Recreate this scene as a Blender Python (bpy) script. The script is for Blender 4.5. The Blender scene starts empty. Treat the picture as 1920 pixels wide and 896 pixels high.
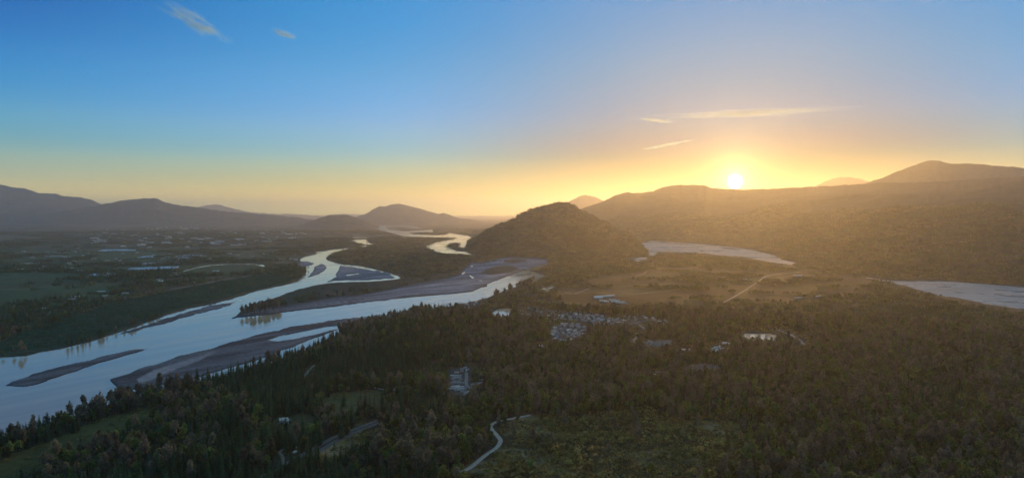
import bpy, bmesh, math, random
import numpy as np

random.seed(7)
rng = np.random.default_rng(7)
scene = bpy.context.scene
C = scene.collection
R = math.radians

# ------------------------------------------------------------------ camera
F, CX, CY, EYE, H = 1274.0, 960.0, 448.0, 400.0, 350.0     # photo pixels, camera height in metres
PITCH = math.atan((CY - EYE) / F)
cam_d = bpy.data.cameras.new('camera')
cam_d.sensor_width = 36.0
cam_d.lens = 36.0 * F / 1920.0
cam_d.clip_start = 1.0
cam_d.clip_end = 600000.0
cam = bpy.data.objects.new('camera', cam_d)
cam.location = (0, 0, H)
cam.rotation_euler = (math.pi / 2 - PITCH, 0, 0)
C.objects.link(cam)
scene.camera = cam

def px_dir(px, py):
    """photo pixel -> world direction (numpy friendly, not normalised)"""
    u = (np.asarray(px, float) - CX) / F
    v = (CY - np.asarray(py, float)) / F
    cp, sp = math.cos(PITCH), math.sin(PITCH)
    return u, cp + v * sp, -sp + v * cp

def to_px(x, y, z):
    cp, sp = math.cos(PITCH), math.sin(PITCH)
    dz = np.asarray(z, float) - H
    fwd = y * cp - dz * sp
    up = y * sp + dz * cp
    fwd = np.maximum(fwd, 1e-3)
    return CX + F * x / fwd, CY - F * up / fwd

# ------------------------------------------------------------------ light
SUN_PX = (1378, 341)
sd = px_dir(*SUN_PX)
SUN_AZ = math.atan2(sd[0], sd[1])                 # from +Y towards +X
SUN_EL = R(5.5)
scene.view_settings.view_transform = 'Standard'
scene.view_settings.look = 'None'
scene.view_settings.exposure = 0.25
scene.view_settings.gamma = 1.0
scene.view_settings.use_curve_mapping = False

world = bpy.data.worlds.new('World')
scene.world = world
world.use_nodes = True
wt = world.node_tree
wt.nodes.clear()
def N(t, typ, **kw):
    n = t.nodes.new(typ)
    for k, v in kw.items():
        setattr(n, k, v)
    return n
def math_n(t, op, a, b=None, c=None):
    n = t.nodes.new('ShaderNodeMath'); n.operation = op
    for i, v in enumerate((a, b, c)):
        if v is None: continue
        if isinstance(v, (int, float)): n.inputs[i].default_value = v
        else: t.links.new(v, n.inputs[i])
    return n.outputs[0]
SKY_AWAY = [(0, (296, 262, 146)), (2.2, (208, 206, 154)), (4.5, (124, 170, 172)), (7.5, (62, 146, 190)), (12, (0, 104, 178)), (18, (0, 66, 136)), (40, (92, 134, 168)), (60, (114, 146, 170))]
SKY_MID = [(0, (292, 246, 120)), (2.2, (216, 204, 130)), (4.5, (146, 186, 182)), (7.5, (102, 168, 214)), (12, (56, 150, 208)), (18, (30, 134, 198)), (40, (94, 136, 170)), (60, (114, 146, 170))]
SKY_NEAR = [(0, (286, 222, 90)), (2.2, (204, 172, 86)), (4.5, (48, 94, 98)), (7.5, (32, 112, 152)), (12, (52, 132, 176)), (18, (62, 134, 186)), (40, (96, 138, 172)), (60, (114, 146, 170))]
sky = N(wt, 'ShaderNodeTexSky', sky_type='NISHITA', sun_disc=False)
sky.sun_elevation = SUN_EL
sky.sun_rotation = SUN_AZ
sky.altitude = 300
sky.air_density = 1.0
sky.dust_density = 0.3
sky.ozone_density = 3.0
bg = N(wt, 'ShaderNodeBackground')
bg.inputs['Strength'].default_value = 0.10
out = N(wt, 'ShaderNodeOutputWorld')
# the evening sky: the physical sky, and over it hand-set colours by height above the horizon and by angle from the sun, made paler and greyer overhead to light the ground
def lin(r, g, b):
    f = lambda c: c / 12.92 if c <= 0.04045 else ((c + 0.055) / 1.055) ** 2.4
    return (f(r / 255), f(g / 255), f(b / 255), 1.0)
wt.links.new(sky.outputs[0], bg.inputs['Color'])
tc = N(wt, 'ShaderNodeTexCoord')
nrm = N(wt, 'ShaderNodeVectorMath', operation='NORMALIZE'); wt.links.new(tc.outputs['Generated'], nrm.inputs[0])
sepx = N(wt, 'ShaderNodeSeparateXYZ'); wt.links.new(nrm.outputs[0], sepx.inputs[0])
elev = math_n(wt, 'MULTIPLY', math_n(wt, 'ARCSINE', sepx.outputs['Z']), 57.29578 / 60.0)      # 0..1 for 0..60 degrees
def ramp(fac, stops):
    r = N(wt, 'ShaderNodeValToRGB'); cr = r.color_ramp; cr.interpolation = 'CARDINAL'
    while len(cr.elements) < len(stops): cr.elements.new(0.5)
    for e, (p, c) in zip(cr.elements, stops):
        e.position = p; e.color = lin(*c)
    wt.links.new(fac, r.inputs[0]); return r.outputs[0]
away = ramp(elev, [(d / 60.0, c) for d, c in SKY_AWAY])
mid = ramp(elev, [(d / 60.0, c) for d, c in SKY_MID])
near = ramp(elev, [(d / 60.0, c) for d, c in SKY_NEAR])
sunv = (math.sin(SUN_AZ) * math.cos(R(2.65)), math.cos(SUN_AZ) * math.cos(R(2.65)), math.sin(R(2.65)))
dt = N(wt, 'ShaderNodeVectorMath', operation='DOT_PRODUCT'); dt.inputs[1].default_value = sunv
wt.links.new(nrm.outputs[0], dt.inputs[0])
ang = math_n(wt, 'MULTIPLY', math_n(wt, 'ARCCOSINE', math_n(wt, 'MINIMUM', dt.outputs['Value'], 1.0)), 57.29578)   # degrees from the sun
def blend(c0, c1, a0, a1):
    m = N(wt, 'ShaderNodeMapRange', interpolation_type='SMOOTHSTEP')
    for k, v in (('From Min', a0), ('From Max', a1), ('To Min', 0.0), ('To Max', 1.0)): m.inputs[k].default_value = v
    wt.links.new(ang, m.inputs['Value'])
    mx = N(wt, 'ShaderNodeMix', data_type='RGBA')
    wt.links.new(m.outputs[0], mx.inputs['Factor']); wt.links.new(c0, mx.inputs['A']); wt.links.new(c1, mx.inputs['B'])
    return mx.outputs['Result']
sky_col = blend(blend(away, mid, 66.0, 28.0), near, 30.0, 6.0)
# circumsolar brightening
glow = math_n(wt, 'ADD', math_n(wt, 'MULTIPLY', math_n(wt, 'EXPONENT', math_n(wt, 'MULTIPLY', ang, -1 / 0.45)), 4.0), math_n(wt, 'ADD',
    math_n(wt, 'MULTIPLY', math_n(wt, 'EXPONENT', math_n(wt, 'MULTIPLY', ang, -1 / 1.3)), 2.0),
    math_n(wt, 'MULTIPLY', math_n(wt, 'EXPONENT', math_n(wt, 'MULTIPLY', ang, -1 / 6.0)), 0.10)))
gl = N(wt, 'ShaderNodeVectorMath', operation='SCALE'); gl.inputs[0].default_value = (1.0, 0.66, 0.22)
wt.links.new(glow, gl.inputs['Scale'])
tot = N(wt, 'ShaderNodeVectorMath', operation='ADD')
wt.links.new(sky_col, tot.inputs[0]); wt.links.new(gl.outputs[0], tot.inputs[1])
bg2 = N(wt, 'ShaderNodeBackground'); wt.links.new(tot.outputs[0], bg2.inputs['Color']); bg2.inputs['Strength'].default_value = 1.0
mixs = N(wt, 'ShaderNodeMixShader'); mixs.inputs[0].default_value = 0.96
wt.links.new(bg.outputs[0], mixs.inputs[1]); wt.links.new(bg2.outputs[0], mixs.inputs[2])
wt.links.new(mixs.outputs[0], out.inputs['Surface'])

sun_l = bpy.data.lights.new('sun_light', 'SUN')
sun_l.energy = 1.95
sun_l.angle = R(0.53)
sun_l.color = (1.0, 0.53, 0.155)
sun_o = bpy.data.objects.new('sun_light', sun_l)
sun_o.rotation_euler = (math.pi / 2 - SUN_EL, 0, math.pi - SUN_AZ)
C.objects.link(sun_o)

scene.cycles.use_denoising = True
scene.cycles.denoising_prefilter = 'ACCURATE'
scene.cycles.use_adaptive_sampling = False
scene.cycles.volume_bounces = 1
scene.cycles.max_bounces = 6
scene.cycles.diffuse_bounces = 2
scene.cycles.transparent_max_bounces = 8
HAZE_DENSITY = 1.0 / 39000.0
HAZE_G = 0.70

# ------------------------------------------------------------------ helpers
def tag(o, label=None, cat=None, group=None, kind=None):
    if label: o['label'] = label
    if cat: o['category'] = cat
    if group: o['group'] = group
    if kind: o['kind'] = kind
    return o

def mesh_obj(name, verts, faces, mats=(), smooth=False, parent=None, midx=None):
    me = bpy.data.meshes.new(name)
    me.from_pydata([tuple(v) for v in verts], [], [tuple(f) for f in faces])
    for m_ in (mats if isinstance(mats, (list, tuple)) else (mats,)):
        me.materials.append(m_)
    if midx is not None: me.polygons.foreach_set('material_index', midx)
    if smooth: me.polygons.foreach_set('use_smooth', [True] * len(me.polygons))
    me.update()
    o = bpy.data.objects.new(name, me)
    C.objects.link(o)
    if parent: o.parent = parent
    return o

def grid_mesh(name, X, Y, Z, mats, smooth=True):
    """rows x cols arrays -> quad grid, fast path"""
    nr, nc = X.shape
    co = np.stack([X, Y, Z], -1).reshape(-1, 3).astype(np.float32)
    i = np.arange(nr * nc).reshape(nr, nc)
    q = np.stack([i[:-1, :-1], i[:-1, 1:], i[1:, 1:], i[1:, :-1]], -1).reshape(-1, 4)
    me = bpy.data.meshes.new(name)
    me.vertices.add(len(co)); me.vertices.foreach_set('co', co.ravel())
    me.loops.add(q.size); me.loops.foreach_set('vertex_index', q.ravel().astype(np.int32))
    me.polygons.add(len(q)); me.polygons.foreach_set('loop_start', np.arange(0, q.size, 4, dtype=np.int32))
    if smooth: me.polygons.foreach_set('use_smooth', np.ones(len(q), bool))
    me.materials.append(mats)
    me.update(calc_edges=True); me.validate()
    o = bpy.data.objects.new(name, me); C.objects.link(o)
    return o

def set_col(o, name, rgb):
    a = o.data.attributes.new(name, 'FLOAT_COLOR', 'POINT')
    c = np.ones((len(o.data.vertices), 4), np.float32); c[:, :3] = rgb
    a.data.foreach_set('color', c.ravel())

def hash2(ix, iy, seed):
    h = (ix.astype(np.int64) * 374761393 + iy.astype(np.int64) * 668265263 + seed * 974711) & 0x7fffffff
    h = ((h ^ (h >> 13)) * 1274126177) & 0x7fffffff
    return ((h ^ (h >> 16)) & 0xffff) / 65535.0
def vnoise(x, y, seed=0):
    x = np.asarray(x, float); y = np.asarray(y, float)
    ix = np.floor(x); iy = np.floor(y); fx = x - ix; fy = y - iy
    fx = fx * fx * (3 - 2 * fx); fy = fy * fy * (3 - 2 * fy)
    a = hash2(ix, iy, seed); b = hash2(ix + 1, iy, seed); c = hash2(ix, iy + 1, seed); d = hash2(ix + 1, iy + 1, seed)
    return (a + (b - a) * fx) * (1 - fy) + (c + (d - c) * fx) * fy
def fbm(x, y, octs=4, seed=0):
    s = 0; amp = 0.5
    for k in range(octs):
        s = s + amp * vnoise(x * 2 ** k, y * 2 ** k, seed + k); amp *= 0.5
    return s / (1 - 0.5 ** octs)
def sstep(a, b, x):
    t = np.clip((np.asarray(x, float) - a) / (b - a), 0, 1)
    return t * t * (3 - 2 * t)

def sdf(poly, px, py, ysc=1.0):
    """signed distance in photo pixels to a polygon, positive inside"""
    P = np.asarray(poly, float); px = np.asarray(px, float); py = np.asarray(py, float)
    d2 = np.full(px.shape, 1e18); ins = np.zeros(px.shape, bool)
    for (x0, y0), (x1, y1) in zip(P, np.roll(P, -1, 0)):
        ex, ey = x1 - x0, (y1 - y0) * ysc
        wx, wy = px - x0, (py - y0) * ysc
        t = np.clip((wx * ex + wy * ey) / max(ex * ex + ey * ey, 1e-9), 0, 1)
        d2 = np.minimum(d2, (wx - ex * t) ** 2 + (wy - ey * t) ** 2)
        if y0 != y1:
            ins ^= ((y0 > py) != (y1 > py)) & (px < (x1 - x0) * (py - y0) / (y1 - y0) + x0)
    return np.where(ins, 1, -1) * np.sqrt(d2)
def sdf_box(poly, px, py, pad=40.0, ysc=1.0):
    P = np.asarray(poly, float); out = np.full(np.shape(px), -pad)
    m_ = (px > P[:, 0].min() - pad) & (px < P[:, 0].max() + pad) & (py > P[:, 1].min() - pad) & (py < P[:, 1].max() + pad)
    if m_.any(): out[m_] = sdf(poly, px[m_], py[m_], ysc)
    return out
def line_dist(pts, px, py):
    d2 = np.full(np.shape(px), 1e18)
    P = np.asarray(pts, float)
    for (x0, y0), (x1, y1) in zip(P[:-1], P[1:]):
        ex, ey = x1 - x0, y1 - y0
        t = np.clip(((px - x0) * ex + (py - y0) * ey) / max(ex * ex + ey * ey, 1e-9), 0, 1)
        d2 = np.minimum(d2, (px - x0 - ex * t) ** 2 + (py - y0 - ey * t) ** 2)
    return np.sqrt(d2)

# ------------------------------------------------------------------ materials
def new_mat(name):
    m_ = bpy.data.materials.new(name); m_.use_nodes = True
    t = m_.node_tree; b = t.nodes['Principled BSDF']
    return m_, t, b
def noise_mat(name, c1, c2, scale=1.0, rough=0.9, detail=4.0, rand=0.0, spec=0.2, coord='Object', bump=0.0):
    m_, t, b = new_mat(name)
    tcn = N(t, 'ShaderNodeTexCoord'); no = N(t, 'ShaderNodeTexNoise')
    no.inputs['Scale'].default_value = scale; no.inputs['Detail'].default_value = detail
    t.links.new(tcn.outputs[coord], no.inputs['Vector'])
    mr = N(t, 'ShaderNodeMapRange'); mr.inputs['From Min'].default_value = 0.32; mr.inputs['From Max'].default_value = 0.68
    t.links.new(no.outputs['Fac'], mr.inputs['Value'])
    mixn = N(t, 'ShaderNodeMix', data_type='RGBA')
    mixn.inputs['A'].default_value = (*c1, 1); mixn.inputs['B'].default_value = (*c2, 1)
    t.links.new(mr.outputs[0], mixn.inputs['Factor'])
    col = mixn.outputs['Result']
    if rand:
        oi = N(t, 'ShaderNodeObjectInfo'); hsv = N(t, 'ShaderNodeHueSaturation')
        t.links.new(math_n(t, 'ADD', math_n(t, 'MULTIPLY', oi.outputs['Random'], rand * 2), 1 - rand), hsv.inputs['Value'])
        t.links.new(math_n(t, 'ADD', math_n(t, 'MULTIPLY', math_n(t, 'FRACT', math_n(t, 'MULTIPLY', oi.outputs['Random'], 7.31)), 0.06), 0.485), hsv.inputs['Hue'])
        t.links.new(col, hsv.inputs['Color']); col = hsv.outputs[0]
    t.links.new(col, b.inputs['Base Color'])
    b.inputs['Roughness'].default_value = rough; b.inputs['Specular IOR Level'].default_value = spec
    if bump:
        bp = N(t, 'ShaderNodeBump'); bp.inputs['Strength'].default_value = bump
        t.links.new(no.outputs['Fac'], bp.inputs['Height']); t.links.new(bp.outputs[0], b.inputs['Normal'])
    return m_

# ground: colour of each kind of cover is stored on the sheet, grain comes from noise
M_ground, t, b = new_mat('ground_cover')
at = N(t, 'ShaderNodeAttribute', attribute_name='cover')
tcn = N(t, 'ShaderNodeTexCoord')
n1 = N(t, 'ShaderNodeTexNoise'); n1.inputs['Scale'].default_value = 0.09; n1.inputs['Detail'].default_value = 6.0; n1.inputs['Roughness'].default_value = 0.65
n2 = N(t, 'ShaderNodeTexNoise'); n2.inputs['Scale'].default_value = 0.006; n2.inputs['Detail'].default_value = 4.0
for n_ in (n1, n2): t.links.new(tcn.outputs['Object'], n_.inputs['Vector'])
k = math_n(t, 'MULTIPLY', math_n(t, 'MULTIPLY_ADD', n1.outputs['Fac'], 1.9, 0.08), math_n(t, 'MULTIPLY_ADD', n2.outputs['Fac'], 1.0, 0.5))
sc_ = N(t, 'ShaderNodeVectorMath', operation='SCALE'); t.links.new(at.outputs['Color'], sc_.inputs[0]); t.links.new(k, sc_.inputs['Scale'])
t.links.new(sc_.outputs[0], b.inputs['Base Color']); b.inputs['Roughness'].default_value = 0.95; b.inputs['Specular IOR Level'].default_value = 0.15

# silty river water with wind ripple
M_water, t, b = new_mat('silty_water')
tcn = N(t, 'ShaderNodeTexCoord')
mp = N(t, 'ShaderNodeMapping'); mp.inputs['Scale'].default_value = (0.05, 0.05, 0.05); t.links.new(tcn.outputs['Object'], mp.inputs['Vector'])
mp.inputs['Rotation'].default_value = (0, 0, -1.0)
mp2 = N(t, 'ShaderNodeMapping'); mp2.inputs['Scale'].default_value = (0.12, 1.0, 1.0); t.links.new(mp.outputs[0], mp2.inputs['Vector'])
n1 = N(t, 'ShaderNodeTexNoise'); n1.inputs['Scale'].default_value = 2.0; n1.inputs['Detail'].default_value = 5.0; t.links.new(mp.outputs[0], n1.inputs['Vector'])
n2 = N(t, 'ShaderNodeTexNoise'); n2.inputs['Scale'].default_value = 0.30; n2.inputs['Detail'].default_value = 5.0; t.links.new(mp2.outputs[0], n2.inputs['Vector'])
bp = N(t, 'ShaderNodeBump'); bp.inputs['Strength'].default_value = 0.12; bp.inputs['Distance'].default_value = 0.5
t.links.new(n1.outputs['Fac'], bp.inputs['Height']); t.links.new(bp.outputs[0], b.inputs['Normal'])
mr = N(t, 'ShaderNodeMapRange'); mr.inputs['From Min'].default_value = 0.35; mr.inputs['From Max'].default_value = 0.65
mr.inputs['To Min'].default_value = 0.03; mr.inputs['To Max'].default_value = 0.16
t.links.new(n2.outputs['Fac'], mr.inputs['Value']); t.links.new(mr.outputs[0], b.inputs['Roughness'])
mixw = N(t, 'ShaderNodeMix', data_type='RGBA'); mixw.inputs['A'].default_value = (0.30, 0.23, 0.13, 1); mixw.inputs['B'].default_value = (0.66, 0.50, 0.28, 1)
t.links.new(n2.outputs['Fac'], mixw.inputs['Factor']); t.links.new(mixw.outputs['Result'], b.inputs['Base Color'])
b.inputs['Base Color'].default_value = (0.40, 0.33, 0.23, 1); b.inputs['IOR'].default_value = 1.62

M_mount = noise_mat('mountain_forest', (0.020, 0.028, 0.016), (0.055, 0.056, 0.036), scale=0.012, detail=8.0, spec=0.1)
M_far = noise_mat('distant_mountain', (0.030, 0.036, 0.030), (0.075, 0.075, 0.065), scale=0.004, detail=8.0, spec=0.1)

# ------------------------------------------------------------------ layout of the valley floor (photo pixels laid down on the plain)
# ('w' water, 'b' gravel bar) in order; later ones lie on earlier ones
LAYOUT = [
 ('w', [(-700,800),(-300,716),(-100,682),(0,670),(48,667),(79,659),(119,653),(167,641),(207,628),(254,613),(286,601),(318,590),(357,578),(401,570),(437,560),(480,546),(507,540),(540,533),(558,528),(566,521),(575,507.5),(574,501),(563,489),(564,485),(574,481),(594,477),(591,473),(619,469),(641,466),(662,464),(665,466),(643,468.5),(625,474),(613,481),(611,485),(614,488),(641,496),(667,498),(702,505),(734,513),(752,520),(750,522),(729,525),(690,527.5),(655,528),(627,530),(610,532),(595,534),(560,542),(545,547),(512,560),(480,568),(455,579),(445,590),(433,597),(460,594),(500,590),(560,582),(600,578),(660,570),(720,563),(760,558),(800,554),(840,551.7),(864,549.4),(887,545.7),(905.6,538),(913,537),(914,532),(925.7,528),(941.8,522),(960.5,515),(974,510),(979,507),(990,507),(1001,509.5),(1022.8,515),(1019,519),(1005,526),(991,530),(974,535.7),(947,543.7),(930,551),(912,560),(893,563),(861,571),(790,583),(718,598),(679,614),(619,636),(575,657),(540,670),(480,690),(430,704),(400,711),(340,724),(280,740),(240,750),(180,768),(120,787),(60,806),(0,830),(-100,872),(-300,960),(-700,1100)]),
 ('w', [(988,505),(994,504),(1008.7,498),(1027.5,495.5),(1029,499),(1012,502),(1000.7,505.5),(990,507)]),
 ('b', [(210,629.5),(240,619),(278,607.5),(318,595.6),(357.6,581.7),(397,572.6),(445,564.6),(429,573.8),(389,584.5),(341.7,597.6),(286,611.5),(246,623.4)]),
 ('b', [(560,489.5),(576,489.5),(590.8,493.4),(584.5,497),(573.6,499.7),(560,499)]),
 ('b', [(576,520.8),(587,507.5),(590,499.7),(602.5,494.7),(608.8,495.8),(612.7,501),(608.8,507.5),(597.8,514.5)]),
 ('b', [(637.7,497.3),(634,506),(629,515),(630.6,518.4),(610,530),(627,527.5),(655,526),(690,525.5),(729,522.5),(750,520.5),(733,513.5),(702,506.5),(680,502.8)]),
 ('w', [(660,498.5),(672,498.5),(690,502),(704,506),(702,507.5),(685,504),(664,500.5)]),
 ('w', [(649,515.5),(672,512),(674,513),(651,517)]),
 ('w', [(733,514),(751,521),(745,522),(733,516)]),
 ('w', [(628,527),(655,525),(655,526.5),(628,529)]),
 ('b', [(4,724),(23,714),(86,694),(171,674),(246,656),(277,653),(257,661),(200,677),(143,697),(91,713),(46,726)]),
 ('b', [(207,712),(238,701),(278,685),(338,667),(397,653),(480,627.5),(551.5,611),(599,603.6),(694,591),(720,590),(700,597),(671,608),(611,626),(559,647),(480,676),(397,701),(350,713),(258,730),(222,728)]),
 ('w', [(500,637.5),(527.7,629),(611,613.5),(663,607),(668,608.5),(631,616.5),(559,634.5),(520,640)]),
 ('w', [(656.4,452.8),(665,449.7),(682,448.6),(690,450.5),(693,456),(705.6,459),(701,460.8),(693,458.5),(683.8,458),(671,455.5),(665,453.5)]),
 ('w', [(676,461.4),(687,459.4),(686,462.3),(677.5,464.7)]),
 ('w', [(659,445),(691,444.6),(691,446),(659,446)]),
 ('w', [(700,428.5),(713,424.5),(713,421.6),(737,421.6),(774.7,423.6),(788,427.5),(785,428.5),(772,427.5),(748,424.6),(721,426),(731,430),(761,433.5),(812,430.6),(812,435),(765,436.5),(775,439.5),(820,441.5),(836,440),(839,436.6),(876.5,441.6),(885,444.6),(875,451.5),(874,455.5),(893,460.6),(894,463.4),(868.4,465),(855,462.3),(865.7,458),(855,455.3),(841.6,456.9),(838,460.6),(847,467),(863,471.5),(892,472),(892.5,478.5),(863,475.3),(839,475.3),(820,473),(806.8,466.3),(796.5,463),(804,458),(825.6,452.6),(836,450.7),(862,446),(841.6,445.8),(817.5,445),(758.6,443.4),(729,436),(707.7,430.8)]),
 ('w', [(1197,457.6),(1222,452),(1297,457),(1372.6,463.5),(1414.5,470),(1454.7,480),(1465,487),(1500,494.5),(1481.5,496),(1441,490.5),(1406,484),(1372.6,480.5),(1339,477.5),(1322,475),(1287,473),(1230,471.5),(1233,474),(1228.6,479),(1201,480),(1213,474),(1210,468.5),(1200,462)]),
 ('w', [(1178,488),(1198.4,482.5),(1214,483.3),(1212,488),(1197,490)]),
 ('b', [(1245,468.6),(1263,467.8),(1266,469.6),(1248,470.4)]),
 ('b', [(1310,468.5),(1344,470.5),(1340,472),(1312,470.5)]),
 ('b', [(1222,452.6),(1290,457.2),(1300,460),(1240,456)]),
 ('b', [(1340,462),(1372,464),(1405,470),(1360,467)]),
 ('w', [(1610,518),(1675,527),(1782,528),(1846,533),(1920,539),(2200,560),(2700,600),(2700,680),(2200,600),(1960,581),(1897,577),(1846,568.5),(1801,559.5),(1755,553),(1698,536),(1640,524)]),
 ('b', [(1790,548),(1846,550),(1920,555),(2100,572),(2100,575),(1920,558),(1850,552.5)]),
 ('b', [(1850,541),(1885,543),(1920,545),(2050,553),(2050,556),(1920,548),(1880,546)]),
 ('b', [(1840,561),(1900,565),(1960,571),(1960,573),(1890,567.5)]),
 ('b', [(1690,531),(1760,535),(1820,541),(1760,538.5)]),
 ('b', [(436,596.5),(458,588),(500,576),(540,574),(620,560),(700,550),(742,541),(765,536),(800,530),(840,522),(859,517),(867,508),(884,493),(907,493.5),(926,487.5),(944,484),(974,483.8),(1027,486.8),(1029,489),(1023,495),(1007,498.7),(988,504.8),(979,506.6),(960,514.6),(925,527.6),(914,531.6),(905,537.6),(887,545.3),(840,551.3),(800,553.6),(760,557.6),(720,562.6),(660,569.6),(600,577.6),(560,581.6),(500,589.6)]),
 ('w', [(879,516),(882,515.6),(889,521),(886,522)]),
 ('w', [(899,525.4),(904,525.4),(904,527),(899,527)]),
 ('w', [(883,498.5),(887,497.8),(886,500),(883,500)]),
 ('w', [(910,492),(914,491.8),(914,493.6),(910,493.6)]),
 ('w', [(922,490),(929,486.2),(932,487.5),(925,490.6)]),
 ('w', [(866,513),(871,509),(873,510),(868,514)]),
]
# ponds, each its own water sheet
PONDS = {
 'village': [(924.7,586.8),(929,582),(942.6,579),(958,579.5),(955,585.7),(954,591),(947,594),(931.4,594)],
 'channel': [(1013,544),(1029,536),(1040,533),(1037,540),(1027.5,546.5)],
 'forest': [(1386,629),(1405,626),(1440,626),(1462,631),(1474,640),(1445,648),(1415,646),(1395,638)],
 'slough': [(340,510.5),(357,505.2),(372,501.2),(400,497.2),(440,495.2),(472,495.6),(483,497),(494,497.4),(497,500.5),(490,502),(482,499),(472,496.6),(440,496.2),(400,498.2),(374,502.6),(358,507),(343,512)],
 'farm': [(288,525),(298,522.5),(306,525),(305,528.5),(290,528.5)],
}
UPLAND = [  # (height, edge width px, polygon)
 (30, 46, [(560,690),(600,655),(660,622),(720,600),(800,582),(868,572),(905,590),(920,612),(890,650),(830,690),(760,715),(690,720),(620,715)]),
 (10, 60, [(300,800),(430,735),(560,690),(760,700),(1000,690),(1300,700),(1900,720),(2200,1000),(0,1100),(60,880)]),
]
GRASS = [  # pasture / meadow (colour, polygon)
 ((0.056,0.068,0.022), [(-60,900),(0,866),(60,835),(130,815),(190,785),(270,768),(330,772),(290,790),(240,806),(180,832),(120,862),(70,900),(0,930)]),
 ((0.085,0.092,0.034), [(603,748),(640,737),(722,736),(735,748),(722,766),(690,776),(640,792),(604,784)]),
 ((0.058,0.064,0.028), [(500,800),(525,780),(560,778),(600,785),(606,806),(570,826),(530,826)]),
 ((0.040,0.050,0.018), [(1050,562),(1120,548),(1200,532),(1330,508),(1420,505),(1510,503),(1600,530),(1560,562),(1440,576),(1330,584),(1230,588),(1150,578),(1075,572)]),
 ((0.048,0.048,0.024), [(1025,556),(1075,548),(1180,505),(1330,492),(1440,498),(1330,508),(1200,532),(1100,552)]),
 ((0.012,0.045,0.024), [(0,642),(90,610),(220,566),(320,546),(425,525),(505,512),(548,520),(545,530),(470,548),(400,566),(310,588),(220,620),(120,650),(0,667),(-300,712),(-300,700)]),
 ((0.022,0.075,0.032), [(170,474),(250,470),(300,472),(310,480),(250,488),(180,490)]),
 ((0.022,0.072,0.030), [(370,500),(440,497),(500,501),(460,512),(390,514),(330,516)]),
 ((0.022,0.072,0.030), [(-200,520),(0,512),(70,510),(130,512),(160,520),(60,530),(0,536),(-200,560)]),
 ((0.020,0.070,0.028), [(-200,560),(0,545),(120,546),(150,556),(60,566),(0,572),(-200,600)]),
 ((0.075,0.075,0.045), [(-200,450),(0,440),(60,442),(80,446),(20,452),(-200,462)]),
 ((0.06,0.06,0.042), [(430,420),(560,416),(560,420),(440,425)]),
 ((0.055,0.065,0.035), [(1028,566),(1062,566),(1100,571),(1080,575),(1030,570)]),
]
DIRT = [
 ((0.17,0.15,0.13), [(1208,644),(1232,639.5),(1262,638.5),(1258,645),(1233,651),(1231,661),(1222,660),(1212,650)]),
 ((0.15,0.13,0.11), [(1265,640),(1285,638),(1300,630),(1316,631),(1300,637),(1280,644)]),
 ((0.15,0.13,0.12), [(1283,690),(1310,683),(1352,686),(1345,692),(1310,700),(1284,700)]),
 ((0.11,0.10,0.075), [(1184,698),(1204,698),(1205,712),(1186,716)]),
 ((0.07,0.068,0.06), [(842,693),(870,687),(884,690),(882,735),(868,744),(840,738)]),
 ((0.045,0.042,0.035), [(1032,618),(1062,606),(1098,608),(1100,622),(1068,640),(1034,636)]),
 ((0.045,0.042,0.035), [(1060,592),(1110,590),(1180,603),(1212,602),(1180,616),(1130,612),(1090,604)]),
 ((0.12,0.11,0.085), [(612,852),(680,820),(690,822),(640,856)]),
]
SHRUBLAND = [[(938,800),(980,783),(1080,774),(1200,770),(1310,778),(1390,800),(1400,850),(1330,900),(1250,960),(880,960),(868,900),(905,862),(936,832)],
             [(640,815),(700,795),(740,800),(700,830),(640,860),(600,880),(590,860)],
             ]
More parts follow.
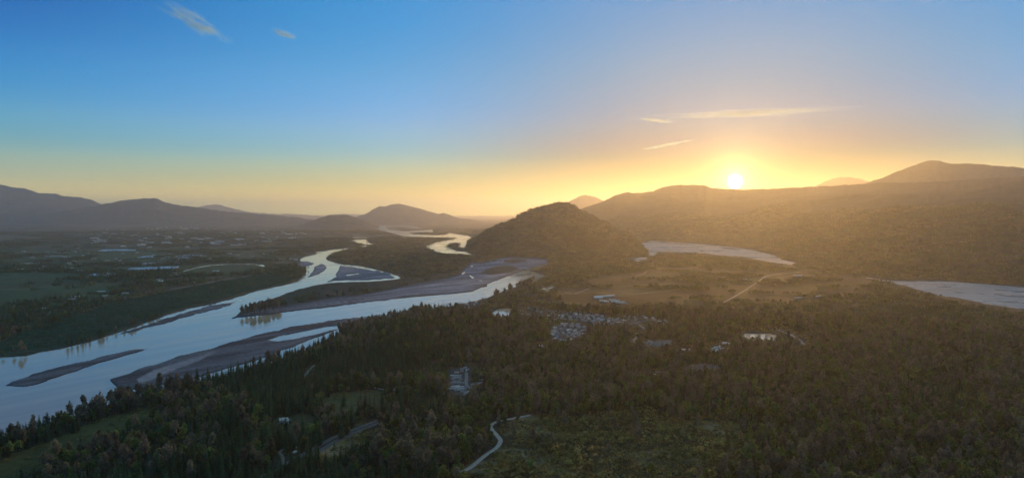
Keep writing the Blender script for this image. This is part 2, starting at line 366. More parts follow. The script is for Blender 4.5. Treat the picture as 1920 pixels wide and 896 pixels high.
ROADS = [  # name, label, category-ish, width m, colour, pixel polyline
 ('gravel_road', 'pale gravel road bending through the shrubland in the foreground', 6.5, (0.46,0.39,0.31), [(862,886),(880,877),(900,861),(914,850),(928,841),(936,832),(938,824),(931,815),(923,806),(920,799),(926,793),(940,788),(958,785),(978,781),(994,778)]),
 ('country_road', 'narrow pale road curving above the green clearing', 5.0, (0.34,0.32,0.28), [(606,727),(627,722),(647,716),(669,716.6),(685,720),(700,726),(712,729),(732,730.6),(760,731)]),
 ('forest_track', 'short pale track cut into the dark forest', 4.5, (0.24,0.22,0.18), [(571,706),(576,698),(583,690),(590,683)]),
 ('highway', 'grey two carriageway highway glimpsed between dark conifers', 18.0, (0.13,0.12,0.11), [(540,872),(578,851),(602,838),(628,823),(664,808),(689,798),(711,790),(752,776)]),
 ('driveway', 'dirt driveway winding up from the bottom edge', 4.5, (0.16,0.15,0.12), [(470,900),(500,888),(520,880),(529,868),(530,856),(525,846),(545,838)]),
 ('village_road', 'pale road curling down from the right end of the village', 8.0, (0.26,0.23,0.20), [(1180,606),(1190,606),(1199,609.6),(1206,614),(1208,618),(1205.5,624),(1193.4,632.4),(1187,639),(1187.4,647)]),
 ('village_street', 'street running between the rows of village houses', 8.0, (0.20,0.19,0.18), [(1060,592),(1083,591),(1112,592),(1140,598),(1165,603),(1180,606),(1215,601)]),
 ('field_road', 'straight pale road crossing the wide field', 9.0, (0.30,0.26,0.20), [(1354,568),(1375,557),(1400,542),(1420,529),(1437,518),(1470,512),(1500,510)]),
 ('farm_road', 'farm road leading to the long white barn', 7.0, (0.26,0.24,0.19), [(1058,548),(1075,551),(1083,549),(1104,541)]),
 ('ring_road', 'pale curved road beside the bright forest pond', 11.0, (0.30,0.26,0.24), [(1446,617.5),(1462,620),(1477,625),(1490,631),(1500,639),(1508,648),(1514,660)]),
 ('dike_road', 'thin pale line of road on the far river dike', 9.0, (0.20,0.20,0.17), [(236,552),(300,545),(360,536),(420,525),(470,517)]),
 ('field_path', 'pale line of a path across the middle of the wide field', 7.0, (0.26,0.22,0.16), [(1160,537.5),(1190,536),(1225,534),(1262,531)]),
 ('field_lane', 'lower pale lane crossing the wide field', 8.0, (0.24,0.20,0.15), [(1166,548),(1185,550.5),(1203,550),(1235,546.5),(1266,544)]),
 ('meadow_strip', 'light green grass strip below the farm', 14.0, (0.10,0.12,0.04), [(1026,565),(1050,566.5),(1068,568.5),(1090,570.5)]),
 ('field_track', 'faint track along the top of the wide field', 8.0, (0.22,0.19,0.14), [(1180,522),(1205,514),(1215,508),(1240,510)]),
]

def base_height(px, py, x, y):
    h = 2.6 + 1.0 * (fbm(x / 220, y / 220, 3, 5) - 0.5)
    for hh, ew, poly in UPLAND:
        d = sdf_box(poly, px, py, 60)
        h = h + hh * sstep(0, ew, d) * (0.75 + 0.5 * fbm(x / 180, y / 180, 3, 9))
    return h
def lay_d(kind, poly, px, py, x, y):
    """distance to a bank line with the bank's own small wobble"""
    amp = np.clip((py - 445) / 120, 0.06, 1.0) * (2.6 if kind == 'b' else 1.3)
    return sdf(poly, px, py) + amp * 2 * (fbm(x / 46, y / 46, 3, 15) - 0.5)
def flat_ground(px, py, z=0.0):
    dx, dy, dz = px_dir(px, py)
    s = (z - H) / np.minimum(dz, -1e-5)
    return dx * s, dy * s
def height_at(px, py, x, y):
    h = base_height(px, py, x, y)
    for kind, poly in LAYOUT:
        P = np.asarray(poly); pad = 3.0
        i = np.nonzero((px > P[:, 0].min() - pad) & (px < P[:, 0].max() + pad) & (py > P[:, 1].min() - pad) & (py < P[:, 1].max() + pad))[0]
        if not len(i): continue
        d = lay_d(kind, poly, px[i], py[i], x[i], y[i]); w = sstep(-1.1, 1.1, d)
        if kind == 'w': tgt = -2.6
        else: tgt = np.maximum(1.1 + 1.3 * np.clip(d / 8, 0, 1) + 1.2 * (fbm(x[i] / 90, y[i] / 90, 3, 3) - 0.45), 0.45)
        h[i] = h[i] * (1 - w) + tgt * w
    return h
def ground(px, py):
    """photo pixel -> point on the built ground"""
    z = 0.0
    for _ in range(4):
        x, y = flat_ground(px, py, z)
        # the layout is read on the z=0 projection
        qx, qy = to_px(x, y, 0.0)
        z = height_at(np.atleast_1d(qx).astype(float), np.atleast_1d(qy).astype(float), np.atleast_1d(x), np.atleast_1d(y))
        z = z if np.ndim(px) else float(z[0])
    return x, y, z

# ------------------------------------------------------------------ the ground sheet
cols = np.concatenate([np.arange(-2400, -20, 40), np.arange(-20, 1940, 2.0), np.arange(1940, 4340, 40)])
rows = np.concatenate([400 + 445900.0 / np.geomspace(76000, 18000, 26)[:-1], np.arange(424.8, 560, 0.9), np.arange(560, 910, 1.8), np.arange(910, 1500, 25)])
PXg, PYg = np.meshgrid(cols, rows)
Xg, Yg = flat_ground(PXg, PYg)
Xg = np.clip(Xg, -77500, 77500)                    # the sheet ends inside the haze
Zg = height_at(PXg.ravel(), PYg.ravel(), Xg.ravel(), Yg.ravel()).reshape(Xg.shape)
for nm_, poly in PONDS.items():
    d = sdf_box(poly, PXg.ravel(), PYg.ravel(), 12).reshape(Xg.shape)
    Zg = np.where(d > -1.2, Zg + (-2.6 - 0) * sstep(-1.2, 1.0, d), Zg)
ground_o = grid_mesh('ground', Xg, Yg, Zg, M_ground)
tag(ground_o, 'broad valley floor of forest, fields and river banks', 'ground', kind='structure')
# cover colours
x_, y_ = Xg.ravel(), Yg.ravel()
px_, py_ = to_px(x_, y_, np.maximum(Zg.ravel(), 0.0) - 2.6)      # where the built surface really shows
nz = fbm(x_ / 400, y_ / 400, 4, 21)[:, None]
lf = sstep(700, 480, px_)[:, None]
cov = np.array([0.030, 0.034, 0.020]) * (1 - nz) + (np.array([0.060, 0.052, 0.030]) * (1 - lf) + np.array([0.022, 0.050, 0.026]) * lf) * nz
# patchwork of far farmland
far = sstep(500, 455, py_)[:, None] * 0.9
ca, sa = math.cos(0.35), math.sin(0.35)
fu = np.floor((x_ * ca + y_ * sa) / 620); fv = np.floor((-x_ * sa + y_ * ca) / 900)
hsh = hash2(fu, fv, 3)[:, None]; hs2 = hash2(fu, fv, 8)[:, None]
patch = np.array([0.026, 0.050, 0.024]) * (1 - hsh) + np.array([0.085, 0.082, 0.052]) * hsh
patch = np.where(hs2 > 0.55, np.array([0.026, 0.036, 0.022]), patch)
cov = cov * (1 - far) + patch * far
# long narrow strips of pasture and crop on the left plain
lp = (sstep(600, 520, px_) * sstep(455, 475, py_) * sstep(-10, 30, 672 - .27 * px_ - py_))[:, None]
fu = np.floor((x_ * ca + y_ * sa) / 420 + .5 * hash2(fv, fv, 5)); fw = np.floor((-x_ * sa + y_ * ca) / 120)
h3 = hash2(fu, fw, 31)[:, None]; h4 = hash2(fu, fw, 37)[:, None]
strip = np.where(h4 < .45, np.array([0.020, 0.075, 0.030]), np.where(h4 < .75, np.array([0.045, 0.095, 0.040]), np.array([0.075, 0.080, 0.045]))) * (.6 + .7 * h3)
cov = cov * (1 - .85 * lp) + strip * .85 * lp
fld = sstep(0, 3, sdf_box([(1025,560),(1180,500),(1330,490),(1510,500),(1620,525),(1570,565),(1440,579),(1230,591),(1060,576)], px_, py_, 6))[:, None]
def near_idx(poly, pad):
    P = np.asarray(poly)
    return np.nonzero((px_ > P[:, 0].min() - pad) & (px_ < P[:, 0].max() + pad) & (py_ > P[:, 1].min() - pad) & (py_ < P[:, 1].max() + pad))[0]
for c, poly in GRASS + DIRT:
    i = near_idx(poly, 4)
    w = sstep(-1.2, 1.2, sdf(poly, px_[i], py_[i]) + 3 * (fbm(x_[i] / 30, y_[i] / 30, 3, 4) - 0.5))[:, None]
    tone = (0.7 + 0.6 * fbm(x_[i] / 70, y_[i] / 70, 3, 6))[:, None]
    cov[i] = cov[i] * (1 - w) + np.array(c) * tone * w
ca, sa = math.cos(0.62), math.sin(0.62)
qu, qv = x_ * ca + y_ * sa, -x_ * sa + y_ * ca
fu, fv = np.floor(qu / 260 + .6 * vnoise(qv / 900, qv * 0, 77)), np.floor(qv / 170)
h1 = hash2(fu, fv, 91)[:, None]; h2 = hash2(fu, fv, 92)[:, None]
tone = np.array([0.018, 0.034, 0.010]) * (1 - h1) + np.array([0.066, 0.054, 0.030]) * h1
tone = tone * (0.5 + 0.9 * h2) * (0.85 + 0.3 * vnoise(qv / 9, qu / 300, 93))[:, None]
edge = np.minimum(np.abs((qv / 170) % 1 - .5), 10)[:, None]
tone = np.where(edge > .485, np.array([0.022, 0.022, 0.012]), tone)
cov = cov * (1 - fld) + tone * fld
for poly in SHRUBLAND:
    i = near_idx(poly, 26)
    w = sstep(-4, 4, sdf(poly, px_[i], py_[i]) + 44 * (fbm(x_[i] / 60, y_[i] / 60, 3, 4) - 0.5))[:, None]
    n_ = fbm(x_[i] / 45, y_[i] / 45, 4, 31)[:, None]
    cov[i] = cov[i] * (1 - w) + (np.array([0.055, 0.050, 0.022]) * (1 - n_) + np.array([0.19, 0.145, 0.07]) * sstep(.35, .7, n_)) * w
px_, py_ = PXg.ravel(), PYg.ravel()
for kind, poly in LAYOUT:
    i = near_idx(poly, 3); d = lay_d(kind, poly, px_[i], py_[i], x_[i], y_[i]); w = sstep(-1.3, 0.7, d)[:, None]
    cr_, sr_ = math.cos(.9), math.sin(.9)
    n_ = sstep(.25, .75, fbm((x_[i] * cr_ + y_[i] * sr_) / 210, (-x_[i] * sr_ + y_[i] * cr_) / 26, 4, 13))[:, None]
    n_ = n_ * sstep(.3, 3.5, d)[:, None]                      # damp, darker gravel at the water's edge
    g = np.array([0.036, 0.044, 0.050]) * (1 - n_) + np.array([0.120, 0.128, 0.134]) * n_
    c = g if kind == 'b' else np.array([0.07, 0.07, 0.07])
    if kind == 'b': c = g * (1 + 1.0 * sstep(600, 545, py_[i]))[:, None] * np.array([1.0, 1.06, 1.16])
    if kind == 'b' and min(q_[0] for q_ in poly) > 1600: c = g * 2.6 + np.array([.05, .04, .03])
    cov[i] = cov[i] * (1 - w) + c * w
# scrub that has grown on the gravel flats, and pale dry sand on the near bar
for c, poly in [((0.045,0.045,0.03), [(896,514),(912,505),(925,500),(944,497),(960,498),(975,505),(955,512),(920,517)]),
                ((0.05,0.045,0.03), [(944,486),(985,486),(989,490),(962,495),(945,493)]),
                ((0.26,0.26,0.27), [(255,712),(290,694),(340,678),(392,662),(410,660),(370,680),(340,690),(300,708),(262,722)]),
                ((0.30,0.29,0.28), [(500,592),(470,594),(445,596.5),(480,592.5)])]:
    i = near_idx(poly, 6)
    w = sstep(-1, 2.5, sdf(poly, px_[i], py_[i]) + 3 * (fbm(x_[i] / 40, y_[i] / 40, 3, 4) - 0.5))[:, None]
    cov[i] = cov[i] * (1 - w) + np.array(c) * w
set_col(ground_o, 'cover', cov)

# river bed under everything, out past the horizon on all sides
bed = mesh_obj('riverbed', [(-78000, -6000, -6), (78000, -6000, -6), (78000, 78000, -6), (-78000, 78000, -6)], [(0, 1, 2, 3)], noise_mat('river_silt', (0.05, 0.05, 0.04), (0.09, 0.085, 0.07), 0.01))
tag(bed, 'silty bed beneath the river and plain', 'riverbed', kind='structure')
river = mesh_obj('river', [(-9000, 200, 0), (9000, 200, 0), (30000, 40000, 0), (-30000, 40000, 0)], [(0, 1, 2, 3)], M_water)
tag(river, 'wide silty river winding across the valley floor', 'river', kind='structure')
M_ruffled, t, b = new_mat('wind_ruffled_water')
b.inputs['Base Color'].default_value = (0.26, 0.20, 0.14, 1); b.inputs['IOR'].default_value = 1.33
tcn = N(t, 'ShaderNodeTexCoord'); n1 = N(t, 'ShaderNodeTexNoise'); n1.inputs['Scale'].default_value = 0.004; n1.inputs['Detail'].default_value = 5.0
mp = N(t, 'ShaderNodeMapping'); mp.inputs['Scale'].default_value = (0.35, 1, 1); t.links.new(tcn.outputs['Object'], mp.inputs['Vector']); t.links.new(mp.outputs[0], n1.inputs['Vector'])
mr = N(t, 'ShaderNodeMapRange'); mr.inputs['From Min'].default_value = 0.35; mr.inputs['From Max'].default_value = 0.65; mr.inputs['To Min'].default_value = 0.22; mr.inputs['To Max'].default_value = 0.42
t.links.new(n1.outputs['Fac'], mr.inputs['Value']); t.links.new(mr.outputs[0], b.inputs['Roughness'])
P = [(1150,500),(1150,446),(1300,446),(1560,480),(2700,580),(2700,690),(1880,590),(1560,530)]
gx, gy = flat_ground(np.array([p[0] for p in P]), np.array([p[1] for p in P]))
trib = mesh_obj('tributary', [(a, b_, 0.25) for a, b_ in zip(gx, gy)], [tuple(range(len(P)))], M_ruffled)
tag(trib, 'pale wind ruffled side river below the long ridge', 'river', kind='structure')
for nm_, lab in (('village', 'small bright pond beside the village with conifers before it'), ('channel', 'thin bright side channel below the cottonwood bank'), ('forest', 'bright pond behind a row of conifers in the right hand forest'), ('slough', 'thin curved slough across the far green fields'), ('farm', 'small bright farm pond among dark trees on far bank')):
    P = np.array(PONDS[nm_]); c = P.mean(0); P = c + (P - c) * 1.12
    gx, gy = flat_ground(P[:, 0], P[:, 1])
    gz = float(height_at(P[:, 0], P[:, 1], gx, gy).min())
    zz = gz - 1.0
    o = mesh_obj('slough' if nm_ == 'slough' else ('side_channel' if nm_ == 'channel' else 'pond'), [(a, b_, zz) for a, b_ in zip(gx, gy)], [tuple(range(len(P)))], M_water)
    tag(o, lab, 'pond' if nm_ not in ('slough', 'channel') else 'channel', kind='structure')

# ------------------------------------------------------------------ mountains
def mountain(name, label, pts, mat=None, nt=70, step=3.0, spur=0.35, seed=1, back=1.6, rough=1.0):
    """pts: (px, skyline py, ridge distance, foot distance). A solid ridge with a front and a back slope."""
    P = np.array(pts, float)
    s = np.arange(P[0, 0], P[-1, 0] + 0.1, step)
    py = np.interp(s, P[:, 0], P[:, 1]); Dr = np.interp(s, P[:, 0], P[:, 2]); Df = np.interp(s, P[:, 0], P[:, 3])
    # round the corners a little, then roughen by a pixel
    ker = np.hanning(7); ker /= ker.sum()
    py = np.convolve(np.pad(py, 3, 'edge'), ker, 'valid')
    py = py + rough * ((fbm(s / 9.0, s * 0 + seed, 3, seed) - 0.5) * 2.4)
    dx, dy, dz = px_dir(s, py); hd = np.hypot(dx, dy)
    Dr, Df = Dr * hd / dy, Df * hd / dy          # given as distance straight ahead
    zr = H + dz / hd * Dr
    zr = np.maximum(zr, -8)
    ex, ey = dx / hd, dy / hd
    t = np.concatenate([np.linspace(0, 1, nt), 1 + (np.linspace(0, 1, nt // 3)[1:]) * back])
    T, S = np.meshgrid(t, s, indexing='ij')
    ZR = zr[None, :]; Rr = Df[None, :] + (Dr - Df)[None, :] * T
    Xm = ex[None, :] * Rr; Ym = ey[None, :] * Rr
    prof = np.where(T <= 1, T ** 1.15, np.clip(1 - (np.maximum(T - 1, 0) / back) ** 0.9, 0, 1))
    L = np.maximum((Dr - Df).mean(), 300.0)
    rid = 1 - np.abs(2 * fbm(Xm / (L * 0.42), Ym / (L * 0.42), 4, seed + 40) - 1)
    fine = fbm(Xm / (L * 0.10), Ym / (L * 0.10), 4, seed + 70) - 0.5
    w = np.clip(4 * T * (1 - T), 0, 1)
    Zm = ZR * (prof + w * spur * (rid - 0.72) * 0.8 + w * 0.10 * fine)
    Zm = np.where(T <= 0.001, -7.0, Zm); Zm = np.where(T >= t[-1] - 1e-6, -7.0, Zm)
    Zm = np.maximum(Zm, -7.0)
    o = grid_mesh(name, Xm, Ym, Zm, mat or M_mount)
    tag(o, label, 'mountain' if name == 'mountain' else 'hill', kind='structure')
    return o, (Xm, Ym, Zm, T)

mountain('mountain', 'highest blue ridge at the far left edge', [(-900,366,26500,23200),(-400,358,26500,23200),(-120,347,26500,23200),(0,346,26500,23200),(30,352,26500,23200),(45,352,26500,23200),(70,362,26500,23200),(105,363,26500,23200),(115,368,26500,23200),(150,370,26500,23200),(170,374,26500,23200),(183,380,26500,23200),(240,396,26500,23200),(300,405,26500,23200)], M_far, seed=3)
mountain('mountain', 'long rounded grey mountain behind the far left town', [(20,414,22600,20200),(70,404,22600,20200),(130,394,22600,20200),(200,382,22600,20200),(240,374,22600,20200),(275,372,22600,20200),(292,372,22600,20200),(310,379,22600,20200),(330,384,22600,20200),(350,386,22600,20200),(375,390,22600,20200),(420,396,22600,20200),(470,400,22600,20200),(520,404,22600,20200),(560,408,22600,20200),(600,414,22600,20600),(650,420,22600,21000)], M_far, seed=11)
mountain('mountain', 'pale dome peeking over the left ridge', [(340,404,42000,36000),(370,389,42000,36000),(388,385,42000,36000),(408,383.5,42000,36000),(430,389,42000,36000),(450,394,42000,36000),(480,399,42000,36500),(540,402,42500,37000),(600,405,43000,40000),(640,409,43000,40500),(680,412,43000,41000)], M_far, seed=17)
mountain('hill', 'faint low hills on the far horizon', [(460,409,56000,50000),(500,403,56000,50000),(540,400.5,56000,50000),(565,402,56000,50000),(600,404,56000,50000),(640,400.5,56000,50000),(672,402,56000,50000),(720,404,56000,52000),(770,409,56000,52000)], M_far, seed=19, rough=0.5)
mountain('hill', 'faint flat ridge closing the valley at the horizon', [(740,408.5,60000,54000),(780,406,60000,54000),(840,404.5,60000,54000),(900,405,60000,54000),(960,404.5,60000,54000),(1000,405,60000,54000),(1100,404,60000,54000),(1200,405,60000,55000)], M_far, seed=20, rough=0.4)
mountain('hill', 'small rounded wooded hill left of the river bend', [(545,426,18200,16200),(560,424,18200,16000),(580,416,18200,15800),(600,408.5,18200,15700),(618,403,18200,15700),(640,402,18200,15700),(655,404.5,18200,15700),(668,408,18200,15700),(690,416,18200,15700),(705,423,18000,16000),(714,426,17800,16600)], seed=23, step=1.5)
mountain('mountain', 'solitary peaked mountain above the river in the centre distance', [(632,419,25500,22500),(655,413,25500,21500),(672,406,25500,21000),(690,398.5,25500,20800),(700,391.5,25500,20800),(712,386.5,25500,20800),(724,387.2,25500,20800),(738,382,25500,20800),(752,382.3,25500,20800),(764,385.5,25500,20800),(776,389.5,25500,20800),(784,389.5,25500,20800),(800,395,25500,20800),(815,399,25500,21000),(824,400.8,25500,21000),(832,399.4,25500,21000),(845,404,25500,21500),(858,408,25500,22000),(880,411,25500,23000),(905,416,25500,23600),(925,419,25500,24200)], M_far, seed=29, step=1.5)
hill_near, HN = mountain('hill', 'dark wooded hill rising from the river bank at centre right', [(872,468,7000,6500),(884,455,7000,6000),(900,441,7000,5700),(912,433,7000,5600),(930,424,7000,5500),(950,414.5,7000,5450),(965,408,7000,5430),(978,400,7000,5420),(992,394,7000,5420),(1008,388.5,7000,5420),(1022,385,7000,5420),(1036,381,7000,5420),(1050,379.6,7000,5420),(1064,380.5,7000,5420),(1076,384,7000,5420),(1090,394,7000,5420),(1105,402,7000,5420),(1120,409,6950,5420),(1150,425,6800,5400),(1180,441,6500,5380),(1200,458,6200,5400),(1212,474,5900,5500),(1218,482,5700,5600)], seed=36, step=1.2, nt=100, spur=0.9, rough=2.6)
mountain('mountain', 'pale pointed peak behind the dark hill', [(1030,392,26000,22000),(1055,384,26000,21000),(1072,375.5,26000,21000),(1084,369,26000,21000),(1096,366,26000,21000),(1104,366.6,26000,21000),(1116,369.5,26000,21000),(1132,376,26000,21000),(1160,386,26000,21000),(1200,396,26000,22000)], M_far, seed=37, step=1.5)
big_ridge, BR = mountain('mountain', 'long dark ridge beneath the setting sun filling the right side', [(1070,404,13500,11500),(1088,392,13500,11000),(1104,386,13500,10500),(1118,383,13500,10200),(1135,375.5,13500,10000),(1148,368.5,13500,9800),(1160,364,13500,9600),(1172,360.5,13500,9400),(1186,361.5,13500,9200),(1200,362,13500,9000),(1224,358.5,13500,8800),(1236,353,13500,8700),(1248,349.5,13500,8600),(1270,347,13400,8500),(1300,347,13200,8300),(1322,348,13000,8200),(1334,353,13000,8100),(1360,354,12900,7900),(1400,355,12600,7500),(1440,354,12300,7000),(1480,352,12000,6200),(1530,350,11500,5300),(1600,346,10800,4500),(1660,342,10000,4100),(1720,342,9400,3800),(1800,338,8800,3550),(1860,334,8400,3400),(1920,331,8000,3250),(2000,326,7600,3050),(2200,318,7000,2700),(2600,310,6500,2400),(3200,310,6500,2400)], seed=41, step=2.0, nt=120, spur=0.5)
mountain('mountain', 'broad summit rising above the ridge at the right edge', [(1600,352,13200,10800),(1640,338,13200,10800),(1668,328,13200,10800),(1684,321,13200,10800),(1700,315.5,13200,10800),(1720,308,13200,10800),(1738,301.5,13200,10800),(1758,301.2,13200,10800),(1772,305,13200,10800),(1790,308,13200,10800),(1812,306.5,13200,10800),(1836,308,13200,10800),(1872,311.5,13200,10800),(1900,312.5,13200,10800),(1920,315,13200,10800),(2000,318,13200,10800),(2200,330,13200,10800)], seed=43, step=2.0)
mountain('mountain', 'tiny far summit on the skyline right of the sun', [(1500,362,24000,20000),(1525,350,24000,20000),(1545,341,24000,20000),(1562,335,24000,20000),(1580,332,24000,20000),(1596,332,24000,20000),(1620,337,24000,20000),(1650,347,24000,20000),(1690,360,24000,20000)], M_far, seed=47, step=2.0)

# ------------------------------------------------------------------ haze: one closed box of even air
def box(name, x0, x1, y0, y1, z0, z1, mat):
    v = [(x, y, z) for x in (x0, x1) for y in (y0, y1) for z in (z0, z1)]
    f = [(0, 1, 3, 2), (4, 6, 7, 5), (0, 4, 5, 1), (2, 3, 7, 6), (0, 2, 6, 4), (1, 5, 7, 3)]
    return mesh_obj(name, v, f, mat)
M_haze = bpy.data.materials.new('evening_haze'); M_haze.use_nodes = True
t = M_haze.node_tree; t.nodes.clear()
pv = N(t, 'ShaderNodeVolumePrincipled'); pv.inputs['Color'].default_value = (0.96, 0.96, 0.92, 1)
pv.inputs['Density'].default_value = HAZE_DENSITY; pv.inputs['Anisotropy'].default_value = HAZE_G
mo = N(t, 'ShaderNodeOutputMaterial'); t.links.new(pv.outputs[0], mo.inputs['Volume'])
HAZE_TOP = 1620
haze = box('haze', -79000, 79000, -7000, 79000, -8.5, HAZE_TOP, M_haze)
tag(haze, 'thin evening haze filling the valley', 'haze', kind='stuff')

# the sun's disc, far outside the air of the valley
SUN_D = 250000.0
dv = np.array(sd) / np.linalg.norm(sd)
bm = bmesh.new(); bmesh.ops.create_icosphere(bm, subdivisions=4, radius=SUN_D * math.tan(R(0.55)))
me = bpy.data.meshes.new('sun'); bm.to_mesh(me); bm.free()
me.polygons.foreach_set('use_smooth', [True] * len(me.polygons))
M_sun = bpy.data.materials.new('sun_disc'); M_sun.use_nodes = True
t = M_sun.node_tree; t.nodes.clear()
em = N(t, 'ShaderNodeEmission'); em.inputs['Color'].default_value = (1.0, 0.88, 0.6, 1); em.inputs['Strength'].default_value = 60.0
mo = N(t, 'ShaderNodeOutputMaterial'); t.links.new(em.outputs[0], mo.inputs['Surface'])
me.materials.append(M_sun)
sun_ball = bpy.data.objects.new('sun', me); C.objects.link(sun_ball)
sun_ball.location = tuple(dv * SUN_D + np.array((0, 0, H)))
tag(sun_ball, 'blazing white setting sun resting on the dark ridge', 'sun', kind='structure')

# ------------------------------------------------------------------ vegetation prototypes
M_bark = noise_mat('bark', (0.035, 0.028, 0.022), (0.075, 0.062, 0.05), 0.8)
M_paleb = noise_mat('pale_bark', (0.09, 0.08, 0.07), (0.16, 0.15, 0.13), 0.8)
def leaf_mat(name, c1, c2, scale, rand):
    m_ = noise_mat(name, c1, c2, scale, rough=0.75, rand=rand, spec=0.15)
    t = m_.node_tree; b = t.nodes['Principled BSDF']; mo = t.nodes['Material Output']
    tr = N(t, 'ShaderNodeBsdfTranslucent'); t.links.new(b.inputs['Base Color'].links[0].from_socket, tr.inputs['Color'])
    mx = N(t, 'ShaderNodeMixShader'); mx.inputs[0].default_value = 0.4
    t.links.new(b.outputs[0], mx.inputs[1]); t.links.new(tr.outputs[0], mx.inputs[2]); t.links.new(mx.outputs[0], mo.inputs['Surface'])
    return m_
M_conifer = leaf_mat('conifer_needles', (0.026, 0.064, 0.026), (0.070, 0.128, 0.048), 0.35, 0.5)
M_broad = leaf_mat('budding_leaves', (0.084, 0.124, 0.030), (0.205, 0.225, 0.064), 0.3, 0.55)
M_twig = leaf_mat('bare_twigs', (0.112, 0.106, 0.072), (0.240, 0.216, 0.150), 0.3, 0.40)
M_shrub = leaf_mat('shrub_leaves', (0.12, 0.12, 0.034), (0.38, 0.29, 0.11), 0.12, 0.6)
M_sapl = leaf_mat('plantation_leaves', (0.008, 0.080, 0.040), (0.020, 0.130, 0.064), 0.2, 0.30)

class MB:
    def __init__(s): s.v = []; s.f = []; s.m = []
    def poly(s, pts, m=0):
        k = len(s.v); s.v += [tuple(p) for p in pts]; s.f.append(tuple(range(k, k + len(pts)))); s.m.append(m)
    def tube(s, a, b, ra, rb, n=5, m=0):
        a = np.array(a, float); b = np.array(b, float); d = b - a; d /= np.linalg.norm(d)
        u = np.cross(d, (0.3, 1, 0.2)); u /= np.linalg.norm(u); w = np.cross(d, u)
        k = len(s.v)
        for c, r in ((a, ra), (b, rb)):
            for i in range(n):
                t_ = 2 * math.pi * i / n
                s.v.append(tuple(c + r * (u * math.cos(t_) + w * math.sin(t_))))
        for i in range(n):
            j = (i + 1) % n
            s.f.append((k + i, k + j, k + n + j, k + n + i)); s.m.append(m)
    def add(s, o, off=(0, 0, 0), sc=1.0, rot=0.0, mo=0):
        k = len(s.v); c, s_ = math.cos(rot), math.sin(rot)
        for (x, y, z) in o.v: s.v.append((off[0] + sc * (x * c - y * s_), off[1] + sc * (x * s_ + y * c), off[2] + sc * z))
        for f, m_ in zip(o.f, o.m): s.f.append(tuple(i + k for i in f)); s.m.append(m_ + mo)
    def mesh(s, name, mats):
        me = bpy.data.meshes.new(name); me.from_pydata(s.v, [], s.f)
        for m_ in mats: me.materials.append(m_)
        me.polygons.foreach_set('material_index', s.m); me.update()
        return me

def conifer_parts(r, hgt=28.0, whorls=15, per=8, wide=4.2):
    tr, cr = MB(), MB()
    lean = (r.uniform(-.3, .3), r.uniform(-.3, .3), 0)
    tr.tube((0, 0, -1), (lean[0] * .5, lean[1] * .5, hgt * .5), .5, .3, 6); tr.tube((lean[0] * .5, lean[1] * .5, hgt * .5), (lean[0], lean[1], hgt), .3, .04, 6)
    for i in range(whorls):
        f = i / (whorls - 1); z = hgt * (0.12 + 0.87 * f)
        rad = wide * (1 - f) ** 0.85 * r.uniform(.75, 1.15) + 0.35
        if f < 0.12: rad *= 0.75
        n = max(5, int(per - 3 * f))
        a0 = r.uniform(0, 6.28)
        for k in range(n):
            if r.random() < 0.10: continue
            a = a0 + 6.283 * k / n + r.uniform(-.25, .25); L = rad * r.uniform(.65, 1.2); dr = L * r.uniform(.30, .55)
            ca_, sa_ = math.cos(a), math.sin(a); wd = L * r.uniform(.30, .46)
            cx, cy = lean[0] * f, lean[1] * f
            p0 = (cx, cy, z + .25 * L)
            pm1 = (cx + ca_ * L * .62 - sa_ * wd, cy + sa_ * L * .62 + ca_ * wd, z - dr * .55)
            pm2 = (cx + ca_ * L * .62 + sa_ * wd, cy + sa_ * L * .62 - ca_ * wd, z - dr * .55)
            p1 = (cx + ca_ * L, cy + sa_ * L, z - dr * .9)
            cr.poly((p0, pm2, p1, pm1))
    cr.poly(((lean[0] - .25, lean[1], hgt * .96), (lean[0] + .25, lean[1], hgt * .96), (lean[0], lean[1], hgt * 1.04)))
    cr.poly(((lean[0], lean[1] - .25, hgt * .96), (lean[0], lean[1] + .25, hgt * .96), (lean[0], lean[1], hgt * 1.04)))
    return tr, cr
def broad_parts(r, hgt=18.0, wide=5.0, n=150, leaf=1.15, base=0.28, slender=1.0):
    tr, cr = MB(), MB()
    tr.tube((0, 0, -1), (0, 0, hgt * .45), .38, .24, 6); tr.tube((0, 0, hgt * .45), (r.uniform(-.5, .5), r.uniform(-.5, .5), hgt * .88), .24, .05, 5)
    lobes = []
    for k in range(8):
        a = 6.283 * k / 8 + r.uniform(-.4, .4); zz = hgt * r.uniform(base + .12, .86)
        rr = wide * .62 * (1 - max(0, (zz / hgt - .55)) * 1.2) * r.uniform(.6, 1.1)
        p = (math.cos(a) * rr, math.sin(a) * rr, zz)
        tr.tube((0, 0, zz * .72), p, .14, .05, 4); lobes.append((p, wide * r.uniform(.36, .56)))
    lobes.append(((0, 0, hgt * .86), wide * .42)); lobes.append(((0, 0, hgt * .62), wide * .5))
    for k in range(n):
        p, rad = lobes[r.randrange(len(lobes))]
        v = np.array([r.gauss(0, 1) for _ in range(3)]); v /= np.linalg.norm(v); v *= rad * (r.random() ** .4); v[2] *= slender
        c = np.array(p) + v; s_ = leaf * r.uniform(.6, 1.35)
        u = np.array([r.gauss(0, 1) for _ in range(3)]); u /= np.linalg.norm(u); w = np.cross(u, [r.gauss(0, 1) for _ in range(3)]); w /= np.linalg.norm(w)
        cr.poly((c + u * s_, c + w * s_ * .8, c - u * s_ * .9, c - w * s_ * .7))
    return tr, cr
